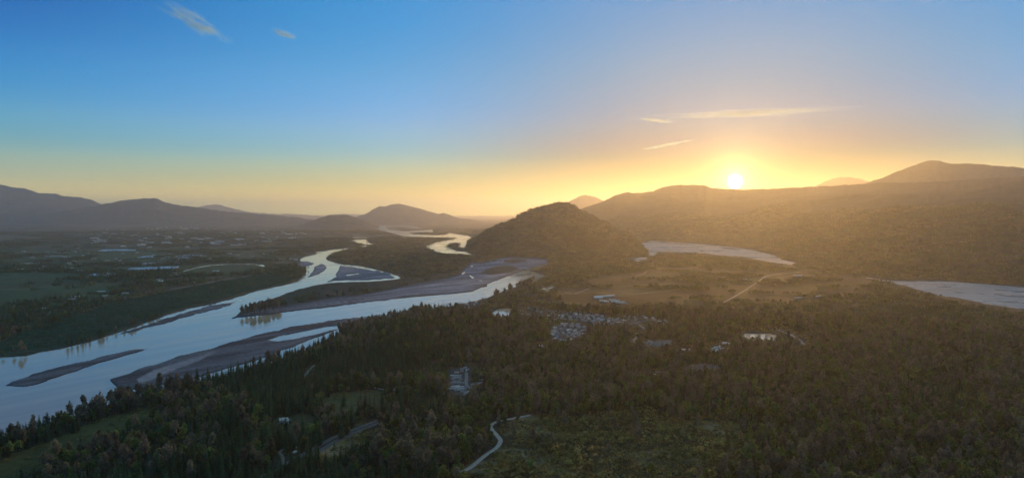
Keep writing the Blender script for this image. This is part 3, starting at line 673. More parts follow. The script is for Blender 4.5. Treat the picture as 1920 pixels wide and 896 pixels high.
def shrub_mb(r, n=26, hgt=2.4, wide=1.7):
    m_ = MB()
    for k in range(n):
        v = np.array([r.gauss(0, 1) for _ in range(3)]); v /= np.linalg.norm(v); v *= r.random() ** .5
        c = np.array((v[0] * wide, v[1] * wide, hgt * (.5 + .5 * v[2]))); s_ = r.uniform(.35, .75)
        u = np.array([r.gauss(0, 1) for _ in range(3)]); u /= np.linalg.norm(u); w = np.cross(u, [r.gauss(0, 1) for _ in range(3)]); w /= np.linalg.norm(w)
        m_.poly((c + u * s_, c + w * s_, c - u * s_, c - w * s_))
    return m_

r = random.Random(11)
CON = [conifer_parts(r, r.uniform(25, 33), r.randint(13, 17), 8, r.uniform(4.4, 6.2)) for _ in range(6)]
BRO = [broad_parts(r, r.uniform(14, 19), r.uniform(4.6, 6.2), 170) for _ in range(4)]
TWI = [broad_parts(r, r.uniform(20, 26), r.uniform(3.8, 5.2), 330, .95, .25, 1.5) for _ in range(4)]
def both(parts, mats, name):
    m_ = MB(); m_.add(parts[0]); m_.add(parts[1], mo=1)
    return m_.mesh(name, mats)
def proto(me):                       # lives only as data for the scatter, never linked into the scene
    return bpy.data.objects.new(me.name, me)
P_con = [proto(both(p, (M_bark, M_conifer), 'conifer_pattern')) for p in CON]
P_bro = [proto(both(p, (M_bark, M_broad), 'broadleaf_pattern')) for p in BRO]
P_twi = [proto(both(p, (M_paleb, M_twig), 'cottonwood_pattern')) for p in TWI]
def clump(r, size, n, mix, sc0=1.0):
    """a stand of n trees on a size x size tile; mix = share of conifers"""
    m_ = MB()
    lowc = [conifer_parts(r, r.uniform(20, 32), 8, 6, r.uniform(4.2, 5.6)) for _ in range(3)]
    lowb = [broad_parts(r, r.uniform(13, 19), r.uniform(5, 7), 60, 1.9) for _ in range(3)]
    lowt = [broad_parts(r, r.uniform(15, 22), r.uniform(4, 5.6), 60, 1.6) for _ in range(3)]
    for k in range(n):
        off = (r.uniform(-.5, .5) * size, r.uniform(-.5, .5) * size, 0); s_ = r.uniform(.6, 1.15) * sc0; a = r.uniform(0, 6.28)
        q = r.random()
        if q < mix: c = r.choice(lowc)[1]; mi = 0
        elif q < mix + (1 - mix) * .55: c = r.choice(lowb)[1]; mi = 1
        else: c = r.choice(lowt)[1]; mi = 2
        m_.add(c, off, s_, a, mi)
    return proto(m_.mesh('stand_pattern', (M_conifer, M_broad, M_twig)))
P_mid_c = [clump(r, 46, 15, .75) for _ in range(4)]
P_mid_b = [clump(r, 46, 15, .12, .85) for _ in range(4)]
P_far = [clump(r, 100, 38, .25, .8) for _ in range(5)]
P_shr = []
for k in range(5):
    m_ = MB()
    for j in range(16):
        m_.add(shrub_mb(r, 22, r.uniform(1.0, 3.2), r.uniform(.9, 2.0)), (r.uniform(-8, 8), r.uniform(-8, 8), 0), r.uniform(.7, 1.2), 0)
    P_shr.append(proto(m_.mesh('shrub_pattern', (M_shrub,))))
P_sap = []
for k in range(4):
    m_ = MB()
    for j in range(22):
        m_.add(shrub_mb(r, 16, r.uniform(5, 8.5), r.uniform(1.6, 2.4)), (r.uniform(-15, 15), r.uniform(-15, 15), 0), 1.0, 0)
    # bigger leaf clusters so that the rows close up
    P_sap.append(proto(m_.mesh('sapling_pattern', (M_sapl,))))

def scatter(name, label, cat, protos, X, Y, Z, rot, scl, idx):
    me = bpy.data.meshes.new(name)
    n = len(X); me.vertices.add(n)
    me.vertices.foreach_set('co', np.stack([X, Y, Z], -1).astype(np.float32).ravel())
    for nm_, typ, key, arr in (('turn', 'FLOAT', 'value', rot), ('size', 'FLOAT', 'value', scl), ('kind', 'INT', 'value', idx)):
        a = me.attributes.new(nm_, typ, 'POINT'); a.data.foreach_set(key, np.asarray(arr, np.int32 if typ == 'INT' else np.float32))
    o = bpy.data.objects.new(name, me); C.objects.link(o)
    g = bpy.data.node_groups.new(name, 'GeometryNodeTree')
    g.interface.new_socket('Geometry', in_out='INPUT', socket_type='NodeSocketGeometry')
    g.interface.new_socket('Geometry', in_out='OUTPUT', socket_type='NodeSocketGeometry')
    gi, go = g.nodes.new('NodeGroupInput'), g.nodes.new('NodeGroupOutput')
    m2p = g.nodes.new('GeometryNodeMeshToPoints'); g.links.new(gi.outputs[0], m2p.inputs[0])
    iop = g.nodes.new('GeometryNodeInstanceOnPoints'); g.links.new(m2p.outputs[0], iop.inputs['Points'])
    join = g.nodes.new('GeometryNodeJoinGeometry')
    for p in reversed(protos):
        oi = g.nodes.new('GeometryNodeObjectInfo'); oi.inputs['Object'].default_value = p; oi.inputs['As Instance'].default_value = False
        g2i = g.nodes.new('GeometryNodeGeometryToInstance'); g.links.new(oi.outputs['Geometry'], g2i.inputs[0]); g.links.new(g2i.outputs[0], join.inputs[0])
    g.links.new(join.outputs[0], iop.inputs['Instance']); iop.inputs['Pick Instance'].default_value = True
    def attr(nm_, typ):
        a = g.nodes.new('GeometryNodeInputNamedAttribute'); a.data_type = typ; a.inputs['Name'].default_value = nm_; return a.outputs[0]
    g.links.new(attr('kind', 'INT'), iop.inputs['Instance Index'])
    cx = g.nodes.new('ShaderNodeCombineXYZ'); g.links.new(attr('turn', 'FLOAT'), cx.inputs[2]); g.links.new(cx.outputs[0], iop.inputs['Rotation'])
    g.links.new(attr('size', 'FLOAT'), iop.inputs['Scale'])
    g.links.new(iop.outputs[0], go.inputs[0])
    mod = o.modifiers.new('scatter', 'NODES'); mod.node_group = g
    tag(o, label, cat, kind='stuff')
    return o

# ------------------------------------------------------------------ where things may grow
ROAD_W = [(np.array([ground(a, b_)[:2] for a, b_ in pts]), w) for (_n, _l, w, _c, pts) in ROADS]
LOW = [  # openings that keep sight lines to houses, roads and ponds
 [(838,690),(905,686),(912,745),(890,762),(838,758)],
 [(1028,606),(1102,604),(1104,648),(1028,652)],
 [(1000,642),(1026,642),(1026,660),(1000,660)],
 [(1050,586),(1220,594),(1222,624),(1130,622),(1050,606)],
 [(1214,594),(1254,598),(1254,618),(1216,616)],
 [(968,576),(1062,582),(1062,606),(968,602)],
 [(866,566),(900,564),(900,592),(866,592)],
 [(916,577),(962,577),(962,600),(916,600)],
 [(1205,637),(1270,637),(1262,668),(1205,668)],
 [(1268,648),(1302,648),(1302,668),(1268,668)],
 [(1326,640),(1372,640),(1372,668),(1326,668)],
 [(1215,692),(1250,690),(1250,722),(1215,722)],
 [(1280,684),(1350,684),(1350,706),(1280,706)],
 [(1440,614),(1522,625),(1524,672),(1490,650)],
 [(1100,548),(1180,555),(1180,580),(1100,572)],
 [(1376,610),(1478,612),(1484,640),(1470,645),(1400,641)],
 [(1178,606),(1216,606),(1206,634),(1190,652),(1178,652)],
 [(566,690),(592,678),(598,690),(580,716),(566,718)],
 [(600,738),(768,726),(768,742),(600,745)],
 [(515,780),(540,780),(545,800),(515,800)],
 [(604,832),(632,812),(640,826),(612,856)],
 [(664,806),(700,788),(706,802),(672,822)],
 [(540,832),(560,832),(560,862),(540,862)],
 [(860,886),(1000,775),(1003,790),(940,830),(880,900)],
]
def world_line_dist(P, x, y): return line_dist(P, x, y)
def open_ground(x, y, z, px, py, apx, apy, road_pad=4.0):
    """True where no tree stands"""
    bad = np.zeros(len(x), bool)
    for kind, poly in LAYOUT: bad |= sdf_box(poly, px, py, 4) > -0.6
    for poly in PONDS.values(): bad |= sdf_box(poly, px, py, 4) > -0.8
    for c, poly in GRASS[:3] + GRASS[5:] + DIRT: bad |= sdf_box(poly, apx, apy, 4) > 0
    for P, w in ROAD_W: bad |= line_dist(P, x, y) < w * .5 + road_pad
    return bad
def sample(d0, d1, spacing, half=R(41.5)):
    """jittered points on the plain between two distances, inside the wedge that the camera sees (and a margin)"""
    w = d1 * math.sin(half)
    gx = np.arange(-w, w, spacing); gy = np.arange(d0 * math.cos(half) * .98, d1, spacing)
    X, Y = np.meshgrid(gx, gy); X = X.ravel() + rng.uniform(-.48, .48, X.size) * spacing; Y = Y.ravel() + rng.uniform(-.48, .48, Y.size) * spacing
    D = np.hypot(X, Y); A = np.abs(np.arctan2(X, Y)); k = (D > d0) & (D < d1) & (A < half)
    return X[k], Y[k]
def ground_z(x, y):
    px, py = to_px(x, y, 0.0)
    return height_at(px, py, x, y), px, py

# --- near forest: tree by tree
NEAR_END = 2450.0
x, y = sample(820, NEAR_END, 8.8)
z, px, py = ground_z(x, y)
apx, apy = to_px(x, y, z)
k = ~open_ground(x, y, z, px, py, apx, apy)
low = np.zeros(len(x), bool); shr = np.zeros(len(x), bool)
for poly in LOW: low |= sdf_box(poly, apx, apy, 4) > 0
for poly in SHRUBLAND: shr |= sdf_box(poly, apx, apy, 30) + 44 * (fbm(x / 60, y / 60, 3, 4) - 0.5) > 0
u = rng.random(len(x))
k &= ~(low & (u < np.where(apx > 960, .80, .92))) & ~(shr & (u < 0.972))
left_bank = (py < 668) & (px < 560) & (py < 690 - px * .27)
k &= ~left_bank | (u < 0.5)
for kind, poly in LAYOUT:
    if min(q_[0] for q_ in poly) > 1600:
        for f_ in (8, 14, 20, 27, 34): tx, ty = to_px(x, y, z + f_); k &= ~((sdf_box(poly, tx, ty, 4) > 0.5) & (u < .93))
x, y, z, px, py, apx, apy, low = (a[k] for a in (x, y, z, px, py, apx, apy, low))
stand = fbm(x / 130, y / 130, 3, 51)
stand2 = fbm(x / 60, y / 60, 2, 57)
pc = np.where(apx < 560, 0.62, np.where(apx < 880, 0.54, 0.34)) - 0.10 * sstep(1200, 1800, apx)
is_con = stand + 0.25 * (rng.random(len(x)) - .5) < pc * 0.72 + 0.06
thin = ((~is_con) & (rng.random(len(x)) < 0.12)) | (fbm(x / 26, y / 26, 2, 58) < 0.24)
d = np.hypot(x, y)
shore = sdf_box(LAYOUT[0][1], px, py, 14) > -14
hs_ = 0.42 + 0.55 * rng.random(len(x)) ** 1.8 + 0.7 * (stand2 - .5) * (fbm(x / 240, y / 240, 2, 59) + .3)
hs_ = np.maximum(hs_, .3) * 1.22 * np.where(low, .5, 1.0)
sel = ~thin
x, y, z, apx, apy, is_con, hs_, d, shore, stand = (a[sel] for a in (x, y, z, apx, apy, is_con, hs_, d, shore, stand))
is_twi = (~is_con) & ((shore & (rng.random(len(x)) < .7)) | (rng.random(len(x)) < 0.38))
hs_ = np.where(is_con, hs_ * rng.uniform(.8, 1.2, len(x)), hs_ * rng.uniform(1.0, 1.5, len(x)))
# tall conifers that stand out round the clearing, on the bluff edge and in front of the ponds
SOLO = [(645,762,1.25),(686,770,1.35),(693,778,1.3),(716,762,1.15),(722,744,1.1),(733,736,1.2),(748,742,1.25),(752,752,1.3),(702,782,1.3),(672,786,1.25),(640,790,1.15),(752,770,1.3),(742,782,1.2),(729,790,1.2),(660,800,1.2),(568,812,1.15),(600,835,1.2),(640,822,1.15),(650,815,1.2),(592,800,1.05),(536,815,1.15),(528,830,1.2),(548,845,1.15),(676,770,1.25),
        (720,612,1.05),(735,606,.95),(756,600,1.1),(778,597,1.0),(790,596,1.15),(798,596,1.25),(806,595,1.1),(820,592,1.1),(838,590,1.2),(850,590,1.1),(860,590,1.15),(868,592,1.0),(700,622,1.0),(684,632,1.1),(668,640,1.2),(650,648,1.1),(640,652,1.0),(625,656,1.0),(600,664,1.1),(586,672,1.2),(578,676,1.0),(560,682,1.0),(545,690,1.2),(538,694,1.25),(520,700,1.0),
        (930,600,.7),(938,602,.75),(945,601,.7),(951,600,.65),(1392,648,.9),(1400,650,1.0),(1408,652,.85),(1420,653,1.0),(1432,654,.9),(1442,654,.8),(1456,652,.9),
        (1242,664,1.1),(1250,668,1.2),(1262,665,1.15),(1225,690,1.1),(1232,684,1.0),(1226,670,.9)]
solo = np.array([ground(a, b_) + (s_,) for a, b_, s_ in SOLO])
# the largest in the picture become objects of their own
in_fr = (apx > 2) & (apx < 1918) & (apy > 560) & (apy < 905)
def pick(mask, size_m, n):
    i = np.nonzero(mask & in_fr)[0]
    return i[np.argsort(-(size_m[i] / d[i]))[:n]]
ic = pick(is_con, 28 * hs_, 300 - len(SOLO))
ib = pick((~is_con) & (~is_twi), 17 * hs_, 300)
it = pick(is_twi, 22 * hs_, 210)
taken = np.zeros(len(x), bool); taken[ic] = taken[ib] = taken[it] = True

def tree_objects(nm, parts, mats, places, labeller, cat, group):
    meshes = [(p[0].mesh('trunk', (mats[0],)), p[1].mesh('crown', (mats[1],))) for p in parts]
    for i, (x0, y0, z0, s0, a, b_) in enumerate(places):
        root = bpy.data.objects.new(nm, None); C.objects.link(root)
        root.empty_display_size = 2.0
        root.location = (x0, y0, z0); root.rotation_euler = (0, 0, random.uniform(0, 6.283)); root.scale = (s0 * random.uniform(.9, 1.1), s0 * random.uniform(.9, 1.1), s0)
        lab, grp = labeller(i, a, b_)
        tag(root, lab, cat, grp)
        mt, mc = meshes[i % len(meshes)]
        for nme, me in (('trunk', mt), ('crown', mc)):
            o = bpy.data.objects.new(nme, me); C.objects.link(o); o.parent = root
def lab_con(i, a, b_):
    if i < 24: return ('tall dark conifer standing by the green clearing and the highway', 'conifers round the clearing')
    if i < 49: return ('dark pointed conifer on the bluff edge against the pale river', 'conifers on the bluff edge')
    if i < 53: return ('dark conifer in front of the bright village pond', 'conifers before the village pond')
    if i < 60: return ('dark conifer silhouetted before the bright forest pond on the right', 'conifers before the forest pond')
    if i < len(SOLO): return ('dark conifer beside the dirt lot below the village road', 'conifers by the dirt lot')
    w_ = where(a); return ('dark conifer in the forest ' + w_, 'conifers ' + w_)
def where(a):
    for lim, txt in ((200, 'at the bottom left corner'), (440, 'right of the bottom left meadow'), (620, 'around the dirt driveway and yard'), (880, 'just left of the gravel road'), (1250, 'along the foot of the scrubby cut land'), (1550, 'right of the scrubby cut land')):
        if a < lim: return txt
    return 'at the bottom right corner'
places = [(sx, sy, sz - .3, s0 * 1.12, 0, 0) for sx, sy, sz, s0 in solo] + [(x[i], y[i], z[i] - .3, hs_[i], apx[i], apy[i]) for i in ic]
tree_objects('conifer_tree', CON, (M_bark, M_conifer), places, lab_con, 'conifer', None)
def lab_reg(what, grp):
    return lambda i, a, b_: (what + ' ' + where(a), grp + ' ' + where(a))
tree_objects('broadleaf_tree', BRO, (M_bark, M_broad), [(x[i], y[i], z[i] - .3, hs_[i], apx[i], apy[i]) for i in ib], lab_reg('olive brown broadleaf tree', 'broadleaf trees'), 'tree', None)
# two stands of tall cottonwoods that stand out against the water
def stand_px(poly, n, s0, s1, seed):
    r_ = random.Random(seed); P = np.array(poly); out_ = []
    while len(out_) < n:
        a, b_ = r_.uniform(P[:, 0].min(), P[:, 0].max()), r_.uniform(P[:, 1].min(), P[:, 1].max())
        if sdf(poly, np.array([a]), np.array([b_]))[0] > 0:
            gx, gy, gz = ground(a, b_); out_.append((gx, gy, gz - .3, r_.uniform(s0, s1), a, b_))
    return out_
tip = stand_px([(450,590),(470,582),(500,576),(528,575),(522,583),(484,590)], 44, 1.2, 1.8, 5)
bank = stand_px([(924,557),(950,546),(985,536),(1002,529),(1005,532),(985,540),(950,551),(928,561)], 34, 1.1, 1.75, 6)
tree_objects('cottonwood_tree', TWI, (M_paleb, M_twig), tip, lambda i, a, b_: ('bare cottonwood in the dark clump on the tip of the mid river island', 'cottonwoods on the island tip'), 'tree', None)
tree_objects('cottonwood_tree', TWI, (M_paleb, M_twig), bank, lambda i, a, b_: ('tall bare cottonwood in the row against the bright river bend', 'cottonwood row on the right bank'), 'tree', None)
tree_objects('cottonwood_tree', TWI, (M_paleb, M_twig), [(x[i], y[i], z[i] - .3, hs_[i], apx[i], apy[i]) for i in it], lab_reg('nearly bare grey brown cottonwood', 'cottonwoods'), 'tree', None)
for nm, lab, m_, pr in (('conifer_forest', 'dense dark conifer forest covering the near slope', is_con & ~taken, P_con), ('broadleaf_forest', 'olive brown broadleaf woods mixed through the near forest', ~is_con & ~is_twi & ~taken, P_bro), ('cottonwood_forest', 'grey brown leafless cottonwoods through the forest and along the bank', is_twi & ~taken, P_twi)):
    n = int(m_.sum())
    scatter(nm, lab, 'forest', pr, x[m_], y[m_], z[m_] - .3, rng.uniform(0, 6.283, n), hs_[m_], rng.integers(0, len(pr), n))

def hides_water(x, y, z, top, p=.9):
    """stands that would rise in front of a bank: the open strips along the water are kept low"""
    tx, ty = to_px(x, y, z + top); mx_, my_ = to_px(x, y, z + top * .5)
    hit = np.zeros(len(x), bool)
    for kind, poly in LAYOUT:
        hit |= (sdf_box(poly, tx, ty, 4) > 0.3) | (sdf_box(poly, mx_, my_, 4) > 0.3)
    return hit & (rng.random(len(x)) < p)

# --- middle distance: stands of trees
def thin_pasture(px, py, x, y):
    """share of tree cover by area"""
    cover = np.full(len(x), 0.86)
    farm = (px < 600) & (py < 560) & (py < 700 - .28 * px)
    cover = np.where(farm, 0.10 + 1.1 * sstep(.47, .63, fbm(x / 330, y / 330, 4, 61)), cover)
    far = py < 446
    cover = np.where(far, 0.10 + 0.8 * sstep(.45, .60, fbm(x / 900, y / 900, 4, 63)), cover)
    isl = (sdf_box([(600,480),(660,466),(720,445),(800,446),(800,470),(850,478),(900,482),(960,482),(900,493),(860,512),(800,528),(752,520),(700,504),(614,488)], px, py, 5) > 0)
    cover = np.where(isl, 0.97, cover)
    mead = (sdf_box([(600,534),(700,528),(752,524),(850,512),(845,522),(745,541),(620,560),(520,572),(500,572),(545,548)], px, py, 5) > 0)
    cover = np.where(mead, 0.18, cover)
    fld = (sdf_box([(1030,545),(1200,500),(1480,500),(1640,520),(1620,560),(1440,580),(1230,590),(1060,576)], px, py, 5) > 0)
    cover = np.where(fld, 0.95 * sstep(.54, .60, fbm(x / 260, y / 110, 3, 65)), cover)
    return cover
x, y = sample(NEAR_END, 5600, 40.0)
z, px, py = ground_z(x, y)
apx, apy = to_px(x, y, z)
k = ~open_ground(x, y, z, px, py, apx, apy, 22)
for poly in LOW: k &= ~(sdf_box(poly, apx, apy, 4) > 0)
k &= rng.random(len(x)) < thin_pasture(px, py, x, y)
for kind, poly in LAYOUT[:1]: k &= sdf_box(poly, px, py, 4) < -1.2
k &= ~hides_water(x, y, z, 19.0)
x, y, z, px, py = (a[k] for a in (x, y, z, px, py))
mc = (fbm(x / 400, y / 400, 3, 71) + np.where(px < 560, .22, np.where(px < 700, .0, -.10))) > 0.5
sz = rng.uniform(.75, 1.1, len(x)); sz = np.where(py < 600, sz * .9, sz)
isl = (px > 600) & (px < 1000) & (py < 545)
sz = np.where(isl, sz * .8, sz)
n = len(x); idx = rng.integers(0, 4, n) + np.where(mc, 0, 4)
scatter('valley_woods', 'dark woods and tree rows over the middle of the valley floor', 'woods', P_mid_c + P_mid_b, x, y, z - .3, rng.uniform(0, 6.283, n), sz, idx)
# --- far plain
x, y = sample(5600, 15500, 84.0)
z, px, py = ground_z(x, y)
k = ~open_ground(x, y, z, px, py, px, py, 30)
k &= rng.random(len(x)) < thin_pasture(px, py, x, y)
for kind, poly in LAYOUT: k &= sdf_box(poly, px, py, 4) < -0.8
k &= ~hides_water(x, y, z, 15.0)
x, y, z = (a[k] for a in (x, y, z)); n = len(x)
scatter('distant_woods', 'far dark woods scattered across the hazy plain', 'woods', P_far, x, y, z - .3, rng.uniform(0, 6.283, n), rng.uniform(.7, 1.1, n), rng.integers(0, 5, n))
# --- wooded slopes of the near hill and the foot of the long ridge
pts = []
for (Xm, Ym, Zm, T), dens, tmax in ((HN, 38.0, 1.25), (BR, 56.0, .5)):
    a = np.stack([Xm, Ym, Zm], -1)
    e1 = np.linalg.norm(a[1:, :-1] - a[:-1, :-1], axis=-1); e2 = np.linalg.norm(a[:-1, 1:] - a[:-1, :-1], axis=-1)
    ok = (Zm[:-1, :-1] > 1.0) & (T[:-1, :-1] < tmax) & (np.abs(Xm[:-1, :-1]) < Ym[:-1, :-1] * .85)
    ex_n = np.where(ok, e1 * e2 / dens ** 2, 0)
    cnt = rng.poisson(ex_n)
    ii, jj = np.nonzero(cnt)
    for i, j in zip(ii, jj):
        for _ in range(cnt[i, j]):
            fu, fv = rng.random(), rng.random()
            p = a[i, j] * (1 - fu) * (1 - fv) + a[i + 1, j] * fu * (1 - fv) + a[i, j + 1] * (1 - fu) * fv + a[i + 1, j + 1] * fu * fv
            pts.append((*p, 0 if dens < 50 else 1))
pts = np.array(pts); n = len(pts)
idx = np.where(pts[:, 3] < .5, np.where(fbm(pts[:, 0] / 260, pts[:, 1] / 260, 3, 83) + .12 * rng.random(n) < .56, rng.integers(0, 4, n), 4 + rng.integers(0, 4, n)), np.where(fbm(pts[:, 0] / 420, pts[:, 1] / 420, 3, 84) + .12 * rng.random(n) < .58, rng.integers(0, 4, n), 4 + rng.integers(0, 4, n)))
scatter('hillside_woods', 'dark mixed woods covering the hill and the foot of the long ridge', 'woods', P_mid_c + P_mid_b, pts[:, 0], pts[:, 1], pts[:, 2] - 4.0, rng.uniform(0, 6.283, n), np.where(pts[:, 3] < .5, rng.uniform(.75, 1.05, n), rng.uniform(1.0, 1.4, n)), idx)
# --- shrubs of the cut-over land, brush in the openings
x, y = sample(780, 2300, 11.0)
z, px, py = ground_z(x, y); apx, apy = to_px(x, y, z)
in_s = np.zeros(len(x), bool)
for poly in SHRUBLAND: in_s |= sdf_box(poly, apx, apy, 30) + 44 * (fbm(x / 60, y / 60, 3, 4) - 0.5) > -6
lowm = np.zeros(len(x), bool)
for poly in LOW: lowm |= sdf_box(poly, apx, apy, 4) > -2
gr = sdf_box(GRASS[0][1], apx, apy, 8) > -6
gr |= sdf_box(GRASS[1][1], apx, apy, 8) > -6
k = (in_s & (rng.random(len(x)) < .92)) | (lowm & (rng.random(len(x)) < .55)) | (gr & (rng.random(len(x)) < .30))
for P, w in ROAD_W: k &= line_dist(P, x, y) > w * .5 + 6.5
for kind, poly in LAYOUT[:1]: k &= sdf_box(poly, px, py, 4) < -1.5
for c, poly in DIRT: k &= sdf_box(poly, apx, apy, 4) < 0
for nm_ in PONDS: k &= sdf_box(PONDS[nm_], px, py, 4) < -2
x, y, z, gr, lowm, in_s = (a[k] for a in (x, y, z, gr, lowm, in_s)); n = len(x)
rd = np.min([line_dist(P, x, y) for P, w in ROAD_W], axis=0)
big = sstep(20, 45, rd) * np.where(lowm | ~in_s, 0.0, 1.0)
keep = ~((rd < 26) & in_s & (rng.random(n) < .45))
x, y, z, gr, big = (a[keep] for a in (x, y, z, gr, big)); n = len(x)
scatter('shrubland', 'low olive and brown brush over the cut land', 'shrubs', P_shr, x, y, z - .2, rng.uniform(0, 6.283, n), np.where(gr, rng.uniform(.3, .6, n), rng.uniform(.5, 1.1, n) + 1.3 * sstep(.5, .72, fbm(x / 28, y / 28, 3, 95)) * big), rng.integers(0, len(P_shr), n))
# --- young plantation on the far left bank
x, y = sample(1500, 4300, 22.0)
z, px, py = ground_z(x, y)
k = sdf_box(GRASS[5][1], px, py, 4) > 0.4
k &= sdf_box(LAYOUT[0][1], px, py, 4) < -1.2
x, y, z = (a[k] for a in (x, y, z)); n = len(x)
scatter('plantation', 'even dark green plantation along the far left bank', 'plantation', P_sap, x, y, z - .2, rng.uniform(0, 6.283, n), rng.uniform(.6, 1.0, n) * (0.7 + 0.6 * fbm(x / 90, y / 90, 3, 81)), rng.integers(0, len(P_sap), n))

# ------------------------------------------------------------------ roads
def spline(pts, n=8):
    P = np.array(pts, float); P = np.vstack([2 * P[0] - P[1], P, 2 * P[-1] - P[-2]]); out_ = []
    for i in range(1, len(P) - 2):
        for u_ in np.linspace(0, 1, n, endpoint=False):
            a, b_, c, d_ = P[i - 1:i + 3]
            out_.append(.5 * (2 * b_ + (c - a) * u_ + (2 * a - 5 * b_ + 4 * c - d_) * u_ ** 2 + (3 * b_ - a - 3 * c + d_) * u_ ** 3))
    out_.append(P[-2]); return np.array(out_)
def ribbon(name, label, pts_xy, width, mat, lift=0.45):
    P = spline(pts_xy, 8)
    T_ = np.gradient(P, axis=0); T_ /= np.linalg.norm(T_, axis=1)[:, None]
    Nn = np.stack([-T_[:, 1], T_[:, 0]], -1)
    wv = width * .5 * (1 + .12 * (np.array([random.random() for _ in P]) - .5))
    V = []; hs = []
    offs = (-1, -.5, 0, .5, 1)
    for o_ in offs:
        q = P + Nn * (wv * o_)[:, None]
        zz, _, _ = ground_z(q[:, 0], q[:, 1]); hs.append(zz); V.append(q)
    zc = np.max(hs, axis=0); zc = np.convolve(np.pad(zc, 2, 'edge'), np.ones(5) / 5, 'valid') + lift
    verts = []; n = len(P)
    for o_, q in zip(offs, V):
        crown = 0.12 * (1 - abs(o_))
        verts += [(a, b_, c + crown) for (a, b_), c in zip(q, zc)]
    # sunk shoulders close the sides
    for o_, q in ((-1, V[0]), (1, V[-1])):
        qq = q + Nn * (o_ * .6)
        verts += [(a, b_, c - 1.6) for (a, b_), c in zip(qq, zc)]
    order = [5, 0, 1, 2, 3, 4, 6]; faces = []
    for s0, s1 in zip(order[:-1], order[1:]):
        faces += [(s0 * n + i, s1 * n + i, s1 * n + i + 1, s0 * n + i + 1) for i in range(n - 1)]
    o = mesh_obj(name, verts, faces, mat, smooth=True)
    return tag(o, label, 'road', kind='structure')
road_mats = {}
for (nm_, lab, w, c, pts), (Pw, _w) in zip(ROADS, ROAD_W):
    mt = noise_mat(nm_ + '_surface', tuple(v * .8 for v in c), tuple(min(1, v * 1.15) for v in c), .25, rough=.9)
    if nm_ == 'highway':
        T_ = np.gradient(Pw, axis=0); T_ /= np.linalg.norm(T_, axis=1)[:, None]; Nn = np.stack([-T_[:, 1], T_[:, 0]], -1)
        for sgn, which in ((1, 'upper'), (-1, 'lower')):
            ribbon('highway', which + ' grey carriageway of the highway glimpsed between dark conifers', Pw + Nn * 6.0 * sgn, 8.5, mt)
    else:
        ribbon(nm_, lab, Pw, w, mt)
lane = np.array([ground(a, b_)[:2] for a, b_ in [(874,698),(875,706),(874,716),(876,724),(884,728)]])
ribbon('park_lane', 'grey lane between the parked trailers in the forest', lane, 7.0, noise_mat('park_lane_surface', (.18, .165, .15), (.26, .24, .21), .3))

# ------------------------------------------------------------------ buildings
def wall_mat(name, c): return noise_mat(name, tuple(v * .85 for v in c), c, .6, rough=.8)
def roof_mat(name, c, rough=.7, spec=.3): return noise_mat(name, tuple(v * .85 for v in c), c, .5, rough=rough, spec=spec)
WALLS = [wall_mat('siding_white', (.64, .60, .54)), wall_mat('siding_grey', (.40, .41, .42)), wall_mat('siding_tan', (.42, .36, .29)), wall_mat('siding_blue', (.27, .32, .38))]
ROOFS = [roof_mat('roof_pale', (.60, .53, .45)), roof_mat('roof_grey', (.33, .30, .27)), roof_mat('roof_brown', (.20, .16, .13)), roof_mat('roof_bluegrey', (.42, .42, .41)), roof_mat('roof_metal', (.80, .71, .59), .42, .5), roof_mat('roof_warm_grey', (.36, .33, .30), .7, .3)]
M_pane = new_mat('window_glass')[0]; M_pane.node_tree.nodes['Principled BSDF'].inputs['Base Color'].default_value = (.04, .05, .06, 1); M_pane.node_tree.nodes['Principled BSDF'].inputs['Roughness'].default_value = .08
M_door = wall_mat('door_paint', (.22, .09, .06))
M_brick = wall_mat('chimney_brick', (.25, .13, .10))

def bx(m_, x0, x1, y0, y1, z0, z1, mi=0):
    v = [(x0, y0), (x1, y0), (x1, y1), (x0, y1)]
    lo = [(a, b_, z0) for a, b_ in v]; hi = [(a, b_, z1) for a, b_ in v]
    m_.poly(hi, mi); m_.poly(lo[::-1], mi)
    for i in range(4):
        j = (i + 1) % 4; m_.poly((lo[i], lo[j], hi[j], hi[i]), mi)
def gable_wall(m_, L, W, hw, hr, x0=0, y0=0):
    """closed body with gable ends, ridge along x"""
    a, b_ = L / 2, W / 2
    base = [(-a, -b_), (a, -b_), (a, b_), (-a, b_)]
    P = lambda p, z: (p[0] + x0, p[1] + y0, z)
    m_.poly((P(base[0], -1), P(base[1], -1), P(base[1], hw), P(base[0], hw))); m_.poly((P(base[2], -1), P(base[3], -1), P(base[3], hw), P(base[2], hw)))
    for s_ in (-1, 1):
        m_.poly(((s_ * a + x0, -b_ + y0, -1), (s_ * a + x0, b_ + y0, -1), (s_ * a + x0, b_ + y0, hw), (s_ * a + x0, y0, hw + hr), (s_ * a + x0, -b_ + y0, hw)))
def gable_roof(m_, L, W, hw, hr, ov=.5, th=.22, x0=0, y0=0):
    a = L / 2 + ov
    sl = hr / (W / 2)
    for s_ in (-1, 1):
        e = (W / 2 + ov) * s_; ze = hw - ov * sl
        up = [(-a + x0, y0, hw + hr + .12), (a + x0, y0, hw + hr + .12), (a + x0, e + y0, ze + .12), (-a + x0, e + y0, ze + .12)]
        dn = [(p[0], p[1], p[2] + th) for p in up]
        m_.poly(dn); m_.poly(up[::-1])
        for i in range(4):
            j = (i + 1) % 4; m_.poly((up[i], up[j], dn[j], dn[i]))
